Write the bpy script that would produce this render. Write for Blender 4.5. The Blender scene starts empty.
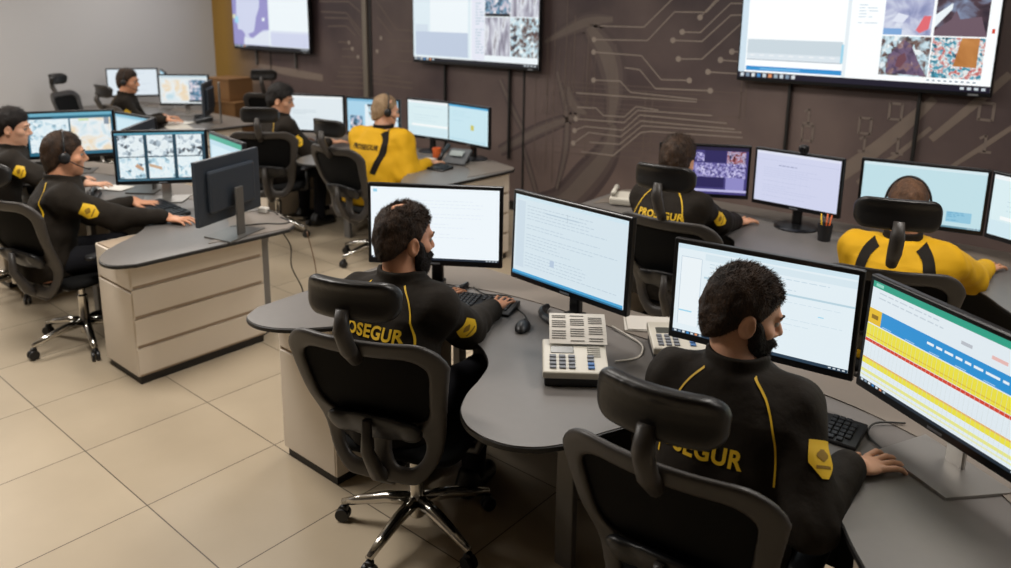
import bpy, bmesh, math, random
import numpy as np
from mathutils import Vector, Matrix
C = bpy.context.scene.collection
PI = math.pi
rnd = random.Random(7)

# ------------------------------------------------------------------ basics
def lin(h):
    h = h.lstrip('#')
    o = []
    for i in (0, 2, 4):
        c = int(h[i:i+2], 16) / 255
        o.append(c / 12.92 if c <= .04045 else ((c + .055) / 1.055) ** 2.4)
    return (o[0], o[1], o[2], 1)

MATS = {}
def mat(name, color, rough=.5, metal=0., spec=.5, noise=0., nscale=8., bump=0., bscale=200., coat=0., sheen=0.):
    if name in MATS: return MATS[name]
    m = bpy.data.materials.new(name); m.use_nodes = True
    nt = m.node_tree; b = nt.nodes['Principled BSDF']
    c = lin(color) if isinstance(color, str) else color
    b.inputs['Base Color'].default_value = c
    b.inputs['Roughness'].default_value = rough
    b.inputs['Metallic'].default_value = metal
    b.inputs['Specular IOR Level'].default_value = spec
    b.inputs['Coat Weight'].default_value = coat
    b.inputs['Sheen Weight'].default_value = sheen
    tc = nt.nodes.new('ShaderNodeTexCoord')
    n = nt.nodes.new('ShaderNodeTexNoise'); n.inputs['Scale'].default_value = nscale; n.inputs['Detail'].default_value = 5
    nt.links.new(tc.outputs['Object'], n.inputs['Vector'])
    r = nt.nodes.new('ShaderNodeMix'); r.data_type = 'RGBA'
    k = max(noise, .02)
    r.inputs[6].default_value = (c[0]*(1-k), c[1]*(1-k), c[2]*(1-k), 1)
    r.inputs[7].default_value = (min(1, c[0]*(1+k)), min(1, c[1]*(1+k)), min(1, c[2]*(1+k)), 1)
    nt.links.new(n.outputs['Fac'], r.inputs[0])
    nt.links.new(r.outputs[2], b.inputs['Base Color'])
    if bump > 0:
        n2 = nt.nodes.new('ShaderNodeTexNoise'); n2.inputs['Scale'].default_value = bscale; n2.inputs['Detail'].default_value = 3
        nt.links.new(tc.outputs['Object'], n2.inputs['Vector'])
        bp = nt.nodes.new('ShaderNodeBump'); bp.inputs['Strength'].default_value = bump; bp.inputs['Distance'].default_value = .004
        nt.links.new(n2.outputs['Fac'], bp.inputs['Height']); nt.links.new(bp.outputs['Normal'], b.inputs['Normal'])
    MATS[name] = m
    return m

def glow(color, s=1.0):
    key = 'screen_%s_%.2f' % (color, s)
    if key in MATS: return MATS[key]
    m = bpy.data.materials.new(key); m.use_nodes = True
    b = m.node_tree.nodes['Principled BSDF']
    b.inputs['Base Color'].default_value = (.01, .01, .01, 1); b.inputs['Roughness'].default_value = .35
    b.inputs['Emission Color'].default_value = lin(color); b.inputs['Emission Strength'].default_value = s
    MATS[key] = m
    return m

def footage(key, stops, scale=6., seed=0., s=1.0, cells=True, stretch=(1, 1, 1)):
    """an emissive, blotchy video picture shown on a screen"""
    key = 'footage_' + key
    if key in MATS: return MATS[key]
    m = bpy.data.materials.new(key); m.use_nodes = True; nt = m.node_tree
    b = nt.nodes['Principled BSDF']; b.inputs['Base Color'].default_value = (.01, .01, .01, 1); b.inputs['Roughness'].default_value = .35
    tc = nt.nodes.new('ShaderNodeTexCoord'); mp = nt.nodes.new('ShaderNodeMapping')
    mp.inputs['Location'].default_value = (seed, seed * 1.7, seed * .6); mp.inputs['Scale'].default_value = stretch
    nt.links.new(tc.outputs['Object'], mp.inputs['Vector'])
    n = nt.nodes.new('ShaderNodeTexNoise'); n.inputs['Scale'].default_value = scale*2.3; n.inputs['Detail'].default_value = 6; n.inputs['Distortion'].default_value = .6
    nt.links.new(mp.outputs[0], n.inputs['Vector'])
    fac = n.outputs['Fac']
    if cells:
        v = nt.nodes.new('ShaderNodeTexVoronoi'); v.inputs['Scale'].default_value = scale * 4.5
        nt.links.new(mp.outputs[0], v.inputs['Vector'])
        mx = nt.nodes.new('ShaderNodeMix'); mx.data_type = 'FLOAT'; mx.inputs[0].default_value = .28
        sp = nt.nodes.new('ShaderNodeSeparateColor'); nt.links.new(v.outputs['Color'], sp.inputs[0])
        nt.links.new(n.outputs['Fac'], mx.inputs[2]); nt.links.new(sp.outputs[0], mx.inputs[3])
        fac = mx.outputs[0]
    cr = nt.nodes.new('ShaderNodeValToRGB'); e = cr.color_ramp.elements
    while len(e) < len(stops): e.new(.5)
    for i, (p, c) in enumerate(stops): e[i].position = p; e[i].color = lin(c)
    nt.links.new(fac, cr.inputs[0]); nt.links.new(cr.outputs[0], b.inputs['Emission Color'])
    b.inputs['Emission Strength'].default_value = s
    MATS[key] = m
    return m

def obj(name, bm, m, parent=None, smooth=False, autosmooth=None):
    me = bpy.data.meshes.new(name)
    if isinstance(bm, bmesh.types.BMesh):
        bmesh.ops.recalc_face_normals(bm, faces=bm.faces)
        bm.to_mesh(me); bm.free()
    else:
        v, f = bm
        me.from_pydata([tuple(p) for p in v], [], [tuple(q) for q in f])
    for mm in (m if isinstance(m, (list, tuple)) else [m]): me.materials.append(mm)
    o = bpy.data.objects.new(name, me); C.objects.link(o)
    if parent: o.parent = parent
    if smooth:
        me.polygons.foreach_set('use_smooth', [True] * len(me.polygons))
        if autosmooth:
            me.set_sharp_from_angle(angle=math.radians(autosmooth))
    return o

def thing(name, label, cat, loc=(0, 0, 0), rotz=0., group=None):
    o = bpy.data.objects.new(name, None); C.objects.link(o); o.empty_display_size = .1
    o.location = loc; o.rotation_euler = (0, 0, rotz)
    o['label'] = label; o['category'] = cat
    if group: o['group'] = group
    return o

def tag(o, label, cat, group=None):
    o['label'] = label; o['category'] = cat
    if group: o['group'] = group
    return o

def struct(name, bm, m, parent=None):
    o = obj(name, bm, m, parent)
    o['kind'] = 'structure'
    return o

def link_copy(o, parent=None):
    c = o.copy(); C.objects.link(c)
    if parent is not None: c.parent = parent
    return c

def dup(root, loc, rotz, label, group=None):
    r = link_copy(root); r.location = loc; r.rotation_euler = (0, 0, rotz); r['label'] = label
    if group: r['group'] = group
    for ch in list(root.children):
        c = link_copy(ch, r)
        for g in list(ch.children): link_copy(g, c)
    return r

# ------------------------------------------------------------------ mesh builders
def box(bm, c, s, bev=0., rot=None, seg=2):
    r = bmesh.ops.create_cube(bm, size=1)
    vs = r['verts']
    bmesh.ops.scale(bm, vec=s, verts=vs)
    if bev > 0:
        es = list({e for v in vs for e in v.link_edges})
        rr = bmesh.ops.bevel(bm, geom=es, offset=bev, segments=seg, affect='EDGES', profile=.5)
        vs = list({v for f in rr['faces'] for v in f.verts} | {v for v in vs if v.is_valid})
    if rot is not None: bmesh.ops.rotate(bm, cent=(0, 0, 0), matrix=rot, verts=vs)
    bmesh.ops.translate(bm, vec=c, verts=vs)
    return vs

def boxbm(c, s, bev=0., rot=None, seg=2):
    bm = bmesh.new(); box(bm, c, s, bev, rot, seg); return bm

def RX(a): return Matrix.Rotation(a, 3, 'X')
def RY(a): return Matrix.Rotation(a, 3, 'Y')
def RZ(a): return Matrix.Rotation(a, 3, 'Z')

def tube(bm, pts, r, seg=10, cap=True):
    """tube through pts; r a number or one per point"""
    pts = [Vector(p) for p in pts]; n = len(pts)
    rs = r if isinstance(r, (list, tuple)) else [r] * n
    rings = []; up = Vector((0, 0, 1))
    prev = None
    for i, p in enumerate(pts):
        d = (pts[min(i+1, n-1)] - pts[max(i-1, 0)]).normalized()
        if prev is None:
            a = d.orthogonal().normalized()
        else:
            a = (prev - d * prev.dot(d))
            a = a.normalized() if a.length > 1e-6 else d.orthogonal().normalized()
        prev = a; b = d.cross(a)
        rings.append([bm.verts.new(p + (a * math.cos(2*PI*k/seg) + b * math.sin(2*PI*k/seg)) * rs[i]) for k in range(seg)])
    for i in range(n-1):
        for k in range(seg):
            bm.faces.new((rings[i][k], rings[i][(k+1) % seg], rings[i+1][(k+1) % seg], rings[i+1][k]))
    if cap:
        bm.faces.new(rings[0][::-1]); bm.faces.new(rings[-1])

def tubebm(pts, r, seg=10):
    bm = bmesh.new(); tube(bm, pts, r, seg); return bm

def lathe(bm, prof, seg=20, c=(0, 0, 0), axis='Z'):
    rings = []
    for r, z in prof:
        ring = []
        for k in range(seg):
            a = 2*PI*k/seg
            x, y, w = r*math.cos(a), r*math.sin(a), z
            p = (x, y, w) if axis == 'Z' else ((w, x, y) if axis == 'X' else (y, w, x))
            ring.append(bm.verts.new((p[0]+c[0], p[1]+c[1], p[2]+c[2])))
        rings.append(ring)
    for i in range(len(rings)-1):
        for k in range(seg):
            bm.faces.new((rings[i][k], rings[i][(k+1) % seg], rings[i+1][(k+1) % seg], rings[i+1][k]))
    bm.faces.new(rings[0][::-1]); bm.faces.new(rings[-1])

def prism(bm, outline, z0, z1):
    lo = [bm.verts.new((x, y, z0)) for x, y in outline]; hi = [bm.verts.new((x, y, z1)) for x, y in outline]
    n = len(outline)
    bm.faces.new(lo[::-1]); bm.faces.new(hi)
    for i in range(n): bm.faces.new((lo[i], lo[(i+1) % n], hi[(i+1) % n], hi[i]))

def catmull(pts, sub=6, closed=False):
    out = []; n = len(pts)
    P = lambda i: np.array(pts[i % n] if closed else pts[max(0, min(n-1, i))], float)
    for i in range(n if closed else n-1):
        p0, p1, p2, p3 = P(i-1), P(i), P(i+1), P(i+2)
        for k in range(sub):
            t = k / sub
            out.append(.5*((2*p1) + (-p0+p2)*t + (2*p0-5*p1+4*p2-p3)*t*t + (-p0+3*p1-3*p2+p3)*t**3))
    if not closed: out.append(np.array(pts[-1], float))
    return [tuple(p) for p in out]

# ------------------------------------------------------------------ implicit surfaces (smooth organic shapes)
def smin(a, b, k):
    if k <= 0: return np.minimum(a, b)
    h = np.maximum(k - np.abs(a - b), 0) / k
    return np.minimum(a, b) - h * h * k * .25
def smax(a, b, k): return -smin(-a, -b, k)

class Field:
    def __init__(s, lo, hi, h):
        s.lo = np.array(lo, np.float32); s.h = h
        s.n = np.ceil((np.array(hi) - np.array(lo)) / h).astype(int) + 1
        s.a = np.full(tuple(s.n), .5, np.float32)
    def blk(s, lo, hi, pad):
        i0 = np.clip(np.floor((np.array(lo) - pad - s.lo) / s.h).astype(int), 0, s.n - 1)
        i1 = np.clip(np.ceil((np.array(hi) + pad - s.lo) / s.h).astype(int) + 1, 1, s.n)
        sl = tuple(slice(a, b) for a, b in zip(i0, i1))
        ax = [(s.lo[d] + s.h * np.arange(i0[d], i1[d])).astype(np.float32) for d in range(3)]
        return sl, ax[0][:, None, None], ax[1][None, :, None], ax[2][None, None, :]
    def put(s, fn, lo, hi, k=0., mode='u'):
        sl, X, Y, Z = s.blk(lo, hi, max(k, 0) + 3 * s.h)
        if 0 in s.a[sl].shape: return
        d = fn(X, Y, Z)
        s.a[sl] = smin(s.a[sl], d, k) if mode == 'u' else smax(s.a[sl], -d, k)
    def cap(s, p, q, r0, r1=None, k=0., mode='u'):
        r1 = r0 if r1 is None else r1
        p = np.array(p, float); q = np.array(q, float); R = max(r0, r1)
        d = q - p; L2 = float(d @ d) + 1e-9
        def fn(X, Y, Z):
            t = np.clip(((X-p[0])*d[0] + (Y-p[1])*d[1] + (Z-p[2])*d[2]) / L2, 0, 1)
            return np.sqrt((X-p[0]-t*d[0])**2 + (Y-p[1]-t*d[1])**2 + (Z-p[2]-t*d[2])**2) - (r0 + (r1-r0)*t)
        s.put(fn, np.minimum(p, q) - R, np.maximum(p, q) + R, k, mode)
    def ell(s, c, rad, R=None, k=0., mode='u', grow=0.):
        c = np.array(c, float); rad = np.array(rad, float) + grow; m = float(rad.max()); mn = float(rad.min())
        R = np.eye(3) if R is None else np.array(R)
        def fn(X, Y, Z):
            x, y, z = X-c[0], Y-c[1], Z-c[2]
            q = 0; g = 0
            for i in range(3):
                l = (R[0, i]*x + R[1, i]*y + R[2, i]*z)
                q = q + (l/rad[i])**2; g = g + (l/rad[i]**2)**2
            q = np.sqrt(q)
            return q*(q-1)/np.maximum(np.sqrt(g), 1e-6)
        s.put(fn, c-m, c+m, k, mode)
    def at(s, P):
        """trilinear sample at points (n,3)"""
        q = (np.asarray(P, float) - s.lo) / s.h
        q = np.clip(q, 0, s.n - 1.001); i = q.astype(int); f = q - i
        v = 0
        for dx in (0, 1):
            for dy in (0, 1):
                for dz in (0, 1):
                    w = (f[:, 0] if dx else 1-f[:, 0]) * (f[:, 1] if dy else 1-f[:, 1]) * (f[:, 2] if dz else 1-f[:, 2])
                    v = v + w * s.a[i[:, 0]+dx, i[:, 1]+dy, i[:, 2]+dz]
        return v
    def march(s, o, d, L, step=.004):
        """first surface hit from o along d"""
        o = np.array(o, float); d = np.array(d, float); d /= np.linalg.norm(d)
        t = np.arange(0, L, step); v = s.at(o + t[:, None]*d)
        i = np.argmax(v < 0)
        if not (v < 0).any(): return None
        if i == 0: return o
        tt = t[i-1] + step * v[i-1] / (v[i-1] - v[i] + 1e-9)
        return o + d*tt
    def mesh(s, smooth=1):
        a = s.a
        for ax in range(3):            # keep the surface closed at the borders
            sl = [slice(None)]*3
            for e in (0, -1):
                sl[ax] = e; a[tuple(sl)] = np.maximum(a[tuple(sl)], .001)
        S = a < 0
        cnt = np.zeros(tuple(s.n - 1), np.int8)
        for dx in (0, 1):
            for dy in (0, 1):
                for dz in (0, 1):
                    cnt += S[dx:s.n[0]-1+dx, dy:s.n[1]-1+dy, dz:s.n[2]-1+dz]
        act = (cnt > 0) & (cnt < 8)
        I = np.argwhere(act); N = len(I)
        idx = np.full(act.shape, -1, np.int32); idx[act] = np.arange(N, dtype=np.int32)
        cor = [(i & 1, (i >> 1) & 1, (i >> 2) & 1) for i in range(8)]
        val = np.stack([a[I[:, 0]+c[0], I[:, 1]+c[1], I[:, 2]+c[2]] for c in cor], 1)
        acc = np.zeros((N, 3)); w = np.zeros(N)
        for i in range(8):
            for b in (1, 2, 4):
                if i & b: continue
                j = i | b
                m = (val[:, i] < 0) != (val[:, j] < 0)
                den = val[:, i] - val[:, j]; den = np.where(np.abs(den) < 1e-12, 1e-12, den)
                t = np.clip(val[:, i] / den, 0, 1)
                p = np.array(cor[i])[None, :] + t[:, None]*(np.array(cor[j])-np.array(cor[i]))[None, :]
                acc += p*m[:, None]; w += m
        V = (I + acc / w[:, None]) * s.h + s.lo
        F = []
        for ax in range(3):
            o1, o2 = [(1, 2), (2, 0), (0, 1)][ax]
            sl0 = [slice(1, -1)]*3; sl1 = [slice(1, -1)]*3
            sl0[ax] = slice(0, -1); sl1[ax] = slice(1, None)
            A = S[tuple(sl0)]; B = S[tuple(sl1)]
            ch = np.argwhere(A != B)
            if len(ch) == 0: continue
            fl = A[ch[:, 0], ch[:, 1], ch[:, 2]]
            off = np.array([1, 1, 1]); off[ax] = 0
            g = ch + off
            e1 = np.zeros(3, int); e1[o1] = 1; e2 = np.zeros(3, int); e2[o2] = 1
            q = [g-e1-e2, g-e2, g, g-e1]
            q = np.stack([idx[k[:, 0], k[:, 1], k[:, 2]] for k in q], 1)
            q[~fl] = q[~fl][:, ::-1]
            F.append(q)
        F = np.concatenate(F); F = F[(F >= 0).all(1)]
        for _ in range(smooth):
            acc = np.zeros_like(V); deg = np.zeros(N)
            for i in range(4):
                u, v = F[:, i], F[:, (i+1) % 4]
                deg += np.bincount(u, minlength=N)
                for d in range(3): acc[:, d] += np.bincount(u, weights=V[v, d], minlength=N)
            V = V*.5 + .5*acc/np.maximum(deg, 1)[:, None]
        return V, F

def nobj(name, VF, m, parent=None):
    V, F = VF
    me = bpy.data.meshes.new(name)
    me.vertices.add(len(V)); me.vertices.foreach_set('co', np.ascontiguousarray(V, np.float32).ravel())
    me.loops.add(F.size); me.loops.foreach_set('vertex_index', np.ascontiguousarray(F, np.int32).ravel())
    me.polygons.add(len(F)); me.polygons.foreach_set('loop_start', np.arange(0, F.size, 4, dtype=np.int32))
    me.polygons.foreach_set('use_smooth', np.ones(len(F), bool))
    me.update(calc_edges=True); me.validate()
    for mm in (m if isinstance(m, (list, tuple)) else [m]): me.materials.append(mm)
    o = bpy.data.objects.new(name, me); C.objects.link(o)
    if parent: o.parent = parent
    return o

# ------------------------------------------------------------------ materials
M_blackplastic = mat('black_plastic', '#141416', .42, noise=.1)
M_bezel = mat('monitor_black', '#0e0f12', .3, noise=.05)
M_casing = mat('monitor_casing', '#2a313a', .42, noise=.08)
M_silver = mat('brushed_silver', '#a9a6a2', .32, .75, noise=.05)
M_greymetal = mat('grey_metal', '#6e6c69', .4, .6, noise=.05)
M_chrome = mat('chrome', '#c9c6c0', .16, 1., noise=.03)
M_frame = mat('chair_frame_plastic', '#3a3633', .45, noise=.1, nscale=20)
M_mesh = mat('chair_mesh_fabric', '#070707', .85, spec=.2, noise=.2, nscale=60, bump=.4, bscale=500)
M_seat = mat('chair_seat_fabric', '#0c0c0c', .9, spec=.2, noise=.2, bump=.3, bscale=400)
M_head = mat('headrest_leather', '#151312', .38, noise=.1, bump=.12, bscale=90)
M_top = mat('worktop_laminate', '#6a6663', .38, noise=.05, nscale=30, bump=.02, bscale=300)
M_edge = mat('worktop_edge', '#151414', .5)
M_ledge = mat('worktop_ledge', '#797067', .45, noise=.05)
M_cab = mat('cabinet_cream', '#d9cebf', .5, noise=.03, nscale=4)
M_groove = mat('cabinet_groove', '#a4917c', .5)
M_plinth = mat('cabinet_plinth', '#171513', .5)
M_leg = mat('desk_leg_metal', '#757371', .4, .3)
M_jack = mat('black_jacket', '#1e1811', .8, spec=.22, noise=.25, nscale=14, bump=.9, bscale=26)
M_yshirt = mat('yellow_shirt', '#cc9c12', .75, spec=.25, noise=.06, nscale=9, bump=.15, bscale=240)
M_trou = mat('dark_trousers', '#131318', .85, spec=.2, noise=.15)
M_shoe = mat('black_shoe', '#0c0b0b', .4)
M_ylw = mat('yellow_trim', '#e0b51a', .6, noise=.05)
M_piping = mat('piping_gold', '#c9a23a', .6, noise=.05)
M_strap = mat('black_strap', '#17120c', .75, spec=.2)
M_cream = mat('phone_plastic', '#c3beb2', .4, noise=.03)
M_paper = mat('paper', '#cfcac2', .8, noise=.03)
M_key = mat('key_black', '#1a1d22', .45)
M_lcd = mat('phone_lcd', '#4b4c48', .25)
M_ink = mat('print_ink', '#55534f', .8)
M_wood = mat('orange_wood', '#7d5a36', .5, noise=.2, nscale=6)
M_cable = mat('cable_black', '#16140f', .5)
M_cablew = mat('cable_white', '#b7b2a8', .5)
M_orange = mat('orange_plastic', '#d2622a', .5)
M_eye = mat('eye_white', '#8f867c', .3)
M_iris = mat('iris_dark', '#20140c', .3)

def skinmat(name, a, b):
    if name in MATS: return MATS[name]
    m = mat(name, a, .5, noise=.12, nscale=18, bump=.08, bscale=220)
    bs = m.node_tree.nodes['Principled BSDF']
    bs.inputs['Subsurface Weight'].default_value = .08
    bs.inputs['Subsurface Radius'].default_value = (.01, .004, .002)
    return m
M_skin = skinmat('skin_warm', '#cf9a7a', 0)
M_skin2 = skinmat('skin_tan', '#c68d6c', 0)
M_skin3 = skinmat('skin_rosy', '#d6a284', 0)

def hairmat(name, a, b, scale=60):
    if name in MATS: return MATS[name]
    m = bpy.data.materials.new(name); m.use_nodes = True; nt = m.node_tree
    bs = nt.nodes['Principled BSDF']; bs.inputs['Roughness'].default_value = .62; bs.inputs['Specular IOR Level'].default_value = .3
    tc = nt.nodes.new('ShaderNodeTexCoord'); mp = nt.nodes.new('ShaderNodeMapping'); mp.inputs['Scale'].default_value = (1, 1, .35)
    nt.links.new(tc.outputs['Object'], mp.inputs['Vector'])
    n = nt.nodes.new('ShaderNodeTexNoise'); n.inputs['Scale'].default_value = scale*3; n.inputs['Detail'].default_value = 6; n.inputs['Distortion'].default_value = 1.2
    n2 = nt.nodes.new('ShaderNodeTexNoise'); n2.inputs['Scale'].default_value = scale*.35; n2.inputs['Detail'].default_value = 3
    nt.links.new(mp.outputs[0], n.inputs['Vector']); nt.links.new(mp.outputs[0], n2.inputs['Vector'])
    ad = nt.nodes.new('ShaderNodeMath'); ad.operation = 'ADD'; nt.links.new(n.outputs['Fac'], ad.inputs[0]); nt.links.new(n2.outputs['Fac'], ad.inputs[1])
    cr = nt.nodes.new('ShaderNodeMapRange'); cr.inputs['From Min'].default_value = .75; cr.inputs['From Max'].default_value = 1.3
    nt.links.new(ad.outputs[0], cr.inputs[0])
    mx = nt.nodes.new('ShaderNodeMix'); mx.data_type = 'RGBA'; mx.inputs[6].default_value = lin(a); mx.inputs[7].default_value = lin(b)
    nt.links.new(cr.outputs[0], mx.inputs[0]); nt.links.new(mx.outputs[2], bs.inputs['Base Color'])
    bp = nt.nodes.new('ShaderNodeBump'); bp.inputs['Strength'].default_value = .8; bp.inputs['Distance'].default_value = .006
    nt.links.new(n.outputs['Fac'], bp.inputs['Height']); nt.links.new(bp.outputs['Normal'], bs.inputs['Normal'])
    MATS[name] = m
    return m
# ------------------------------------------------------------------ the room
WALL_Y, LEFT_X, RIGHT_X, REAR_Y, CEIL = 5.9, -10.4, 3.2, -2.6, 3.05

def floor_mat():
    m = bpy.data.materials.new('floor_tile'); m.use_nodes = True; nt = m.node_tree; b = nt.nodes['Principled BSDF']
    g = nt.nodes.new('ShaderNodeNewGeometry'); sp = nt.nodes.new('ShaderNodeSeparateXYZ'); nt.links.new(g.outputs['Position'], sp.inputs[0])
    def mth(op, a, bb, c=None):
        n = nt.nodes.new('ShaderNodeMath'); n.operation = op
        for i, v in enumerate((a, bb, c)):
            if v is None: continue
            if isinstance(v, (int, float)): n.inputs[i].default_value = v
            else: nt.links.new(v, n.inputs[i])
        return n.outputs[0]
    cell = []; edge = []
    for k, off in (('X', .095), ('Y', .016)):
        u = mth('DIVIDE', mth('SUBTRACT', sp.outputs[k], off), .6)
        fr = mth('FRACT', u, None); fl = mth('FLOOR', u, None)
        d = mth('MINIMUM', fr, mth('SUBTRACT', 1., fr))
        edge.append(d); cell.append(fl)
    e = mth('MINIMUM', edge[0], edge[1])
    grout = mth('LESS_THAN', e, .0042)
    cv = nt.nodes.new('ShaderNodeCombineXYZ'); nt.links.new(cell[0], cv.inputs[0]); nt.links.new(cell[1], cv.inputs[1])
    wn = nt.nodes.new('ShaderNodeTexWhiteNoise'); nt.links.new(cv.outputs[0], wn.inputs['Vector'])
    no = nt.nodes.new('ShaderNodeTexNoise'); no.inputs['Scale'].default_value = 2.2; no.inputs['Detail'].default_value = 6
    av = nt.nodes.new('ShaderNodeVectorMath'); av.operation = 'ADD'; nt.links.new(g.outputs['Position'], av.inputs[0])
    sc = nt.nodes.new('ShaderNodeVectorMath'); sc.operation = 'SCALE'; sc.inputs['Scale'].default_value = 5; nt.links.new(wn.outputs['Color'], sc.inputs[0]); nt.links.new(sc.outputs[0], av.inputs[1])
    nt.links.new(av.outputs[0], no.inputs['Vector'])
    f = mth('MULTIPLY_ADD', wn.outputs['Value'], .25, mth('MULTIPLY', no.outputs['Fac'], .75))
    mx = nt.nodes.new('ShaderNodeMix'); mx.data_type = 'RGBA'; mx.inputs[6].default_value = lin('#a4957f'); mx.inputs[7].default_value = lin('#c5b69e'); nt.links.new(f, mx.inputs[0])
    m2 = nt.nodes.new('ShaderNodeMix'); m2.data_type = 'RGBA'; m2.inputs[7].default_value = lin('#5d5347'); nt.links.new(grout, m2.inputs[0]); nt.links.new(mx.outputs[2], m2.inputs[6])
    nt.links.new(m2.outputs[2], b.inputs['Base Color'])
    b.inputs['Roughness'].default_value = .38; b.inputs['Specular IOR Level'].default_value = .4
    bp = nt.nodes.new('ShaderNodeBump'); bp.inputs['Strength'].default_value = .3; bp.inputs['Distance'].default_value = .002; bp.invert = True
    nt.links.new(grout, bp.inputs['Height']); nt.links.new(bp.outputs[0], b.inputs['Normal'])
    return m

def art_wall_mat():
    """printed wall covering: warm amber at the corner, then dark plum brown with paler mist low down"""
    m = bpy.data.materials.new('printed_wall_covering'); m.use_nodes = True; nt = m.node_tree; b = nt.nodes['Principled BSDF']
    g = nt.nodes.new('ShaderNodeNewGeometry'); sp = nt.nodes.new('ShaderNodeSeparateXYZ'); nt.links.new(g.outputs['Position'], sp.inputs[0])
    no = nt.nodes.new('ShaderNodeTexNoise'); no.inputs['Scale'].default_value = .9; no.inputs['Detail'].default_value = 6; nt.links.new(g.outputs['Position'], no.inputs['Vector'])
    cr = nt.nodes.new('ShaderNodeValToRGB'); e = cr.color_ramp.elements
    e[0].position = .35; e[0].color = lin('#3b2d30'); e[1].position = .75; e[1].color = lin('#6d5d58')
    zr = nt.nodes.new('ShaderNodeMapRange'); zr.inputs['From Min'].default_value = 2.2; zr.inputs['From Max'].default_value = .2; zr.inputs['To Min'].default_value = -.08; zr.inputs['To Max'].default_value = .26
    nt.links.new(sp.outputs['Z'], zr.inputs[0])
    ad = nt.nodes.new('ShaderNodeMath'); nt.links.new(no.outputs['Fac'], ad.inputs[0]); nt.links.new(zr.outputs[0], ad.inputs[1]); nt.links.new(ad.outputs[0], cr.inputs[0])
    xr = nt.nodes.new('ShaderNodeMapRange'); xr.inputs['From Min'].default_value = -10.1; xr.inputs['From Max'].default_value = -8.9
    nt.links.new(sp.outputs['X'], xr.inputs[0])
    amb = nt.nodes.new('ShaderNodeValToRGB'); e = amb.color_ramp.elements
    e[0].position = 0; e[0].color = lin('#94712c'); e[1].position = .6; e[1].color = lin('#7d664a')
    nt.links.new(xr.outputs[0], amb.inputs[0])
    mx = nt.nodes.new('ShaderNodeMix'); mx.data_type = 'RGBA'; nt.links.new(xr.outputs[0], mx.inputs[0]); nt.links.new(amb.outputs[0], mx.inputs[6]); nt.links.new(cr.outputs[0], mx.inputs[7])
    nt.links.new(mx.outputs[2], b.inputs['Base Color']); b.inputs['Roughness'].default_value = .55
    return m

M_floor = floor_mat(); M_art = art_wall_mat()
M_lwall = mat('grey_wall_paint', '#b4b4b6', .6, noise=.05, nscale=.6)
M_wall = mat('plain_wall_paint', '#5d5751', .7, noise=.03)
M_ceil = mat('ceiling_paint', '#c9c4ba', .8)
M_line = mat('print_line', '#93877d', .6, noise=.1)
M_line2 = mat('print_line_faint', '#64564f', .6, noise=.1)
M_sw = [mat('print_mist_%s' % n, c, .6, noise=.12, nscale=5) for n, c in (('outer', '#4a3d3d'), ('mid', '#574a47'), ('inner', '#665a54'))]
M_bandd = mat('print_band', '#7a6c62', .6, noise=.1)
M_seam = mat('panel_joint', '#1b1614', .6)

def plane(c, sx, sy, axis):
    x, y, z = c
    if axis == 'Z': v = [(x-sx, y-sy, z), (x+sx, y-sy, z), (x+sx, y+sy, z), (x-sx, y+sy, z)]
    elif axis == 'Y': v = [(x-sx, y, z-sy), (x+sx, y, z-sy), (x+sx, y, z+sy), (x-sx, y, z+sy)]
    else: v = [(x, y-sx, z-sy), (x, y+sx, z-sy), (x, y+sx, z+sy), (x, y-sx, z+sy)]
    return v, [(0, 1, 2, 3)]
def wallbox(x0, x1, y0, y1, z0, z1): return boxbm(((x0+x1)/2, (y0+y1)/2, (z0+z1)/2), (x1-x0, y1-y0, z1-z0))
struct('floor', wallbox(LEFT_X-.2, RIGHT_X+.2, REAR_Y-.2, WALL_Y+.2, -.1, 0), M_floor)
struct('ceiling', wallbox(LEFT_X-.2, RIGHT_X+.2, REAR_Y-.2, WALL_Y+.2, CEIL, CEIL+.1), M_ceil)
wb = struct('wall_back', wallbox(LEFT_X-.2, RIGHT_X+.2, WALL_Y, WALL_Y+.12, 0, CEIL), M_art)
struct('wall_left', wallbox(LEFT_X-.12, LEFT_X, REAR_Y-.2, WALL_Y, 0, CEIL), M_lwall)
struct('wall_right', wallbox(RIGHT_X, RIGHT_X+.12, REAR_Y-.2, WALL_Y, 0, CEIL), M_wall)
struct('wall_rear', wallbox(LEFT_X-.2, RIGHT_X+.2, REAR_Y-.12, REAR_Y, 0, CEIL), M_wall)
struct('baseboard_back', wallbox(LEFT_X, RIGHT_X, WALL_Y-.02, WALL_Y, 0, .09), M_plinth)
struct('baseboard_left', wallbox(LEFT_X, LEFT_X+.02, REAR_Y, WALL_Y-.02, 0, .09), M_plinth)

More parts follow.
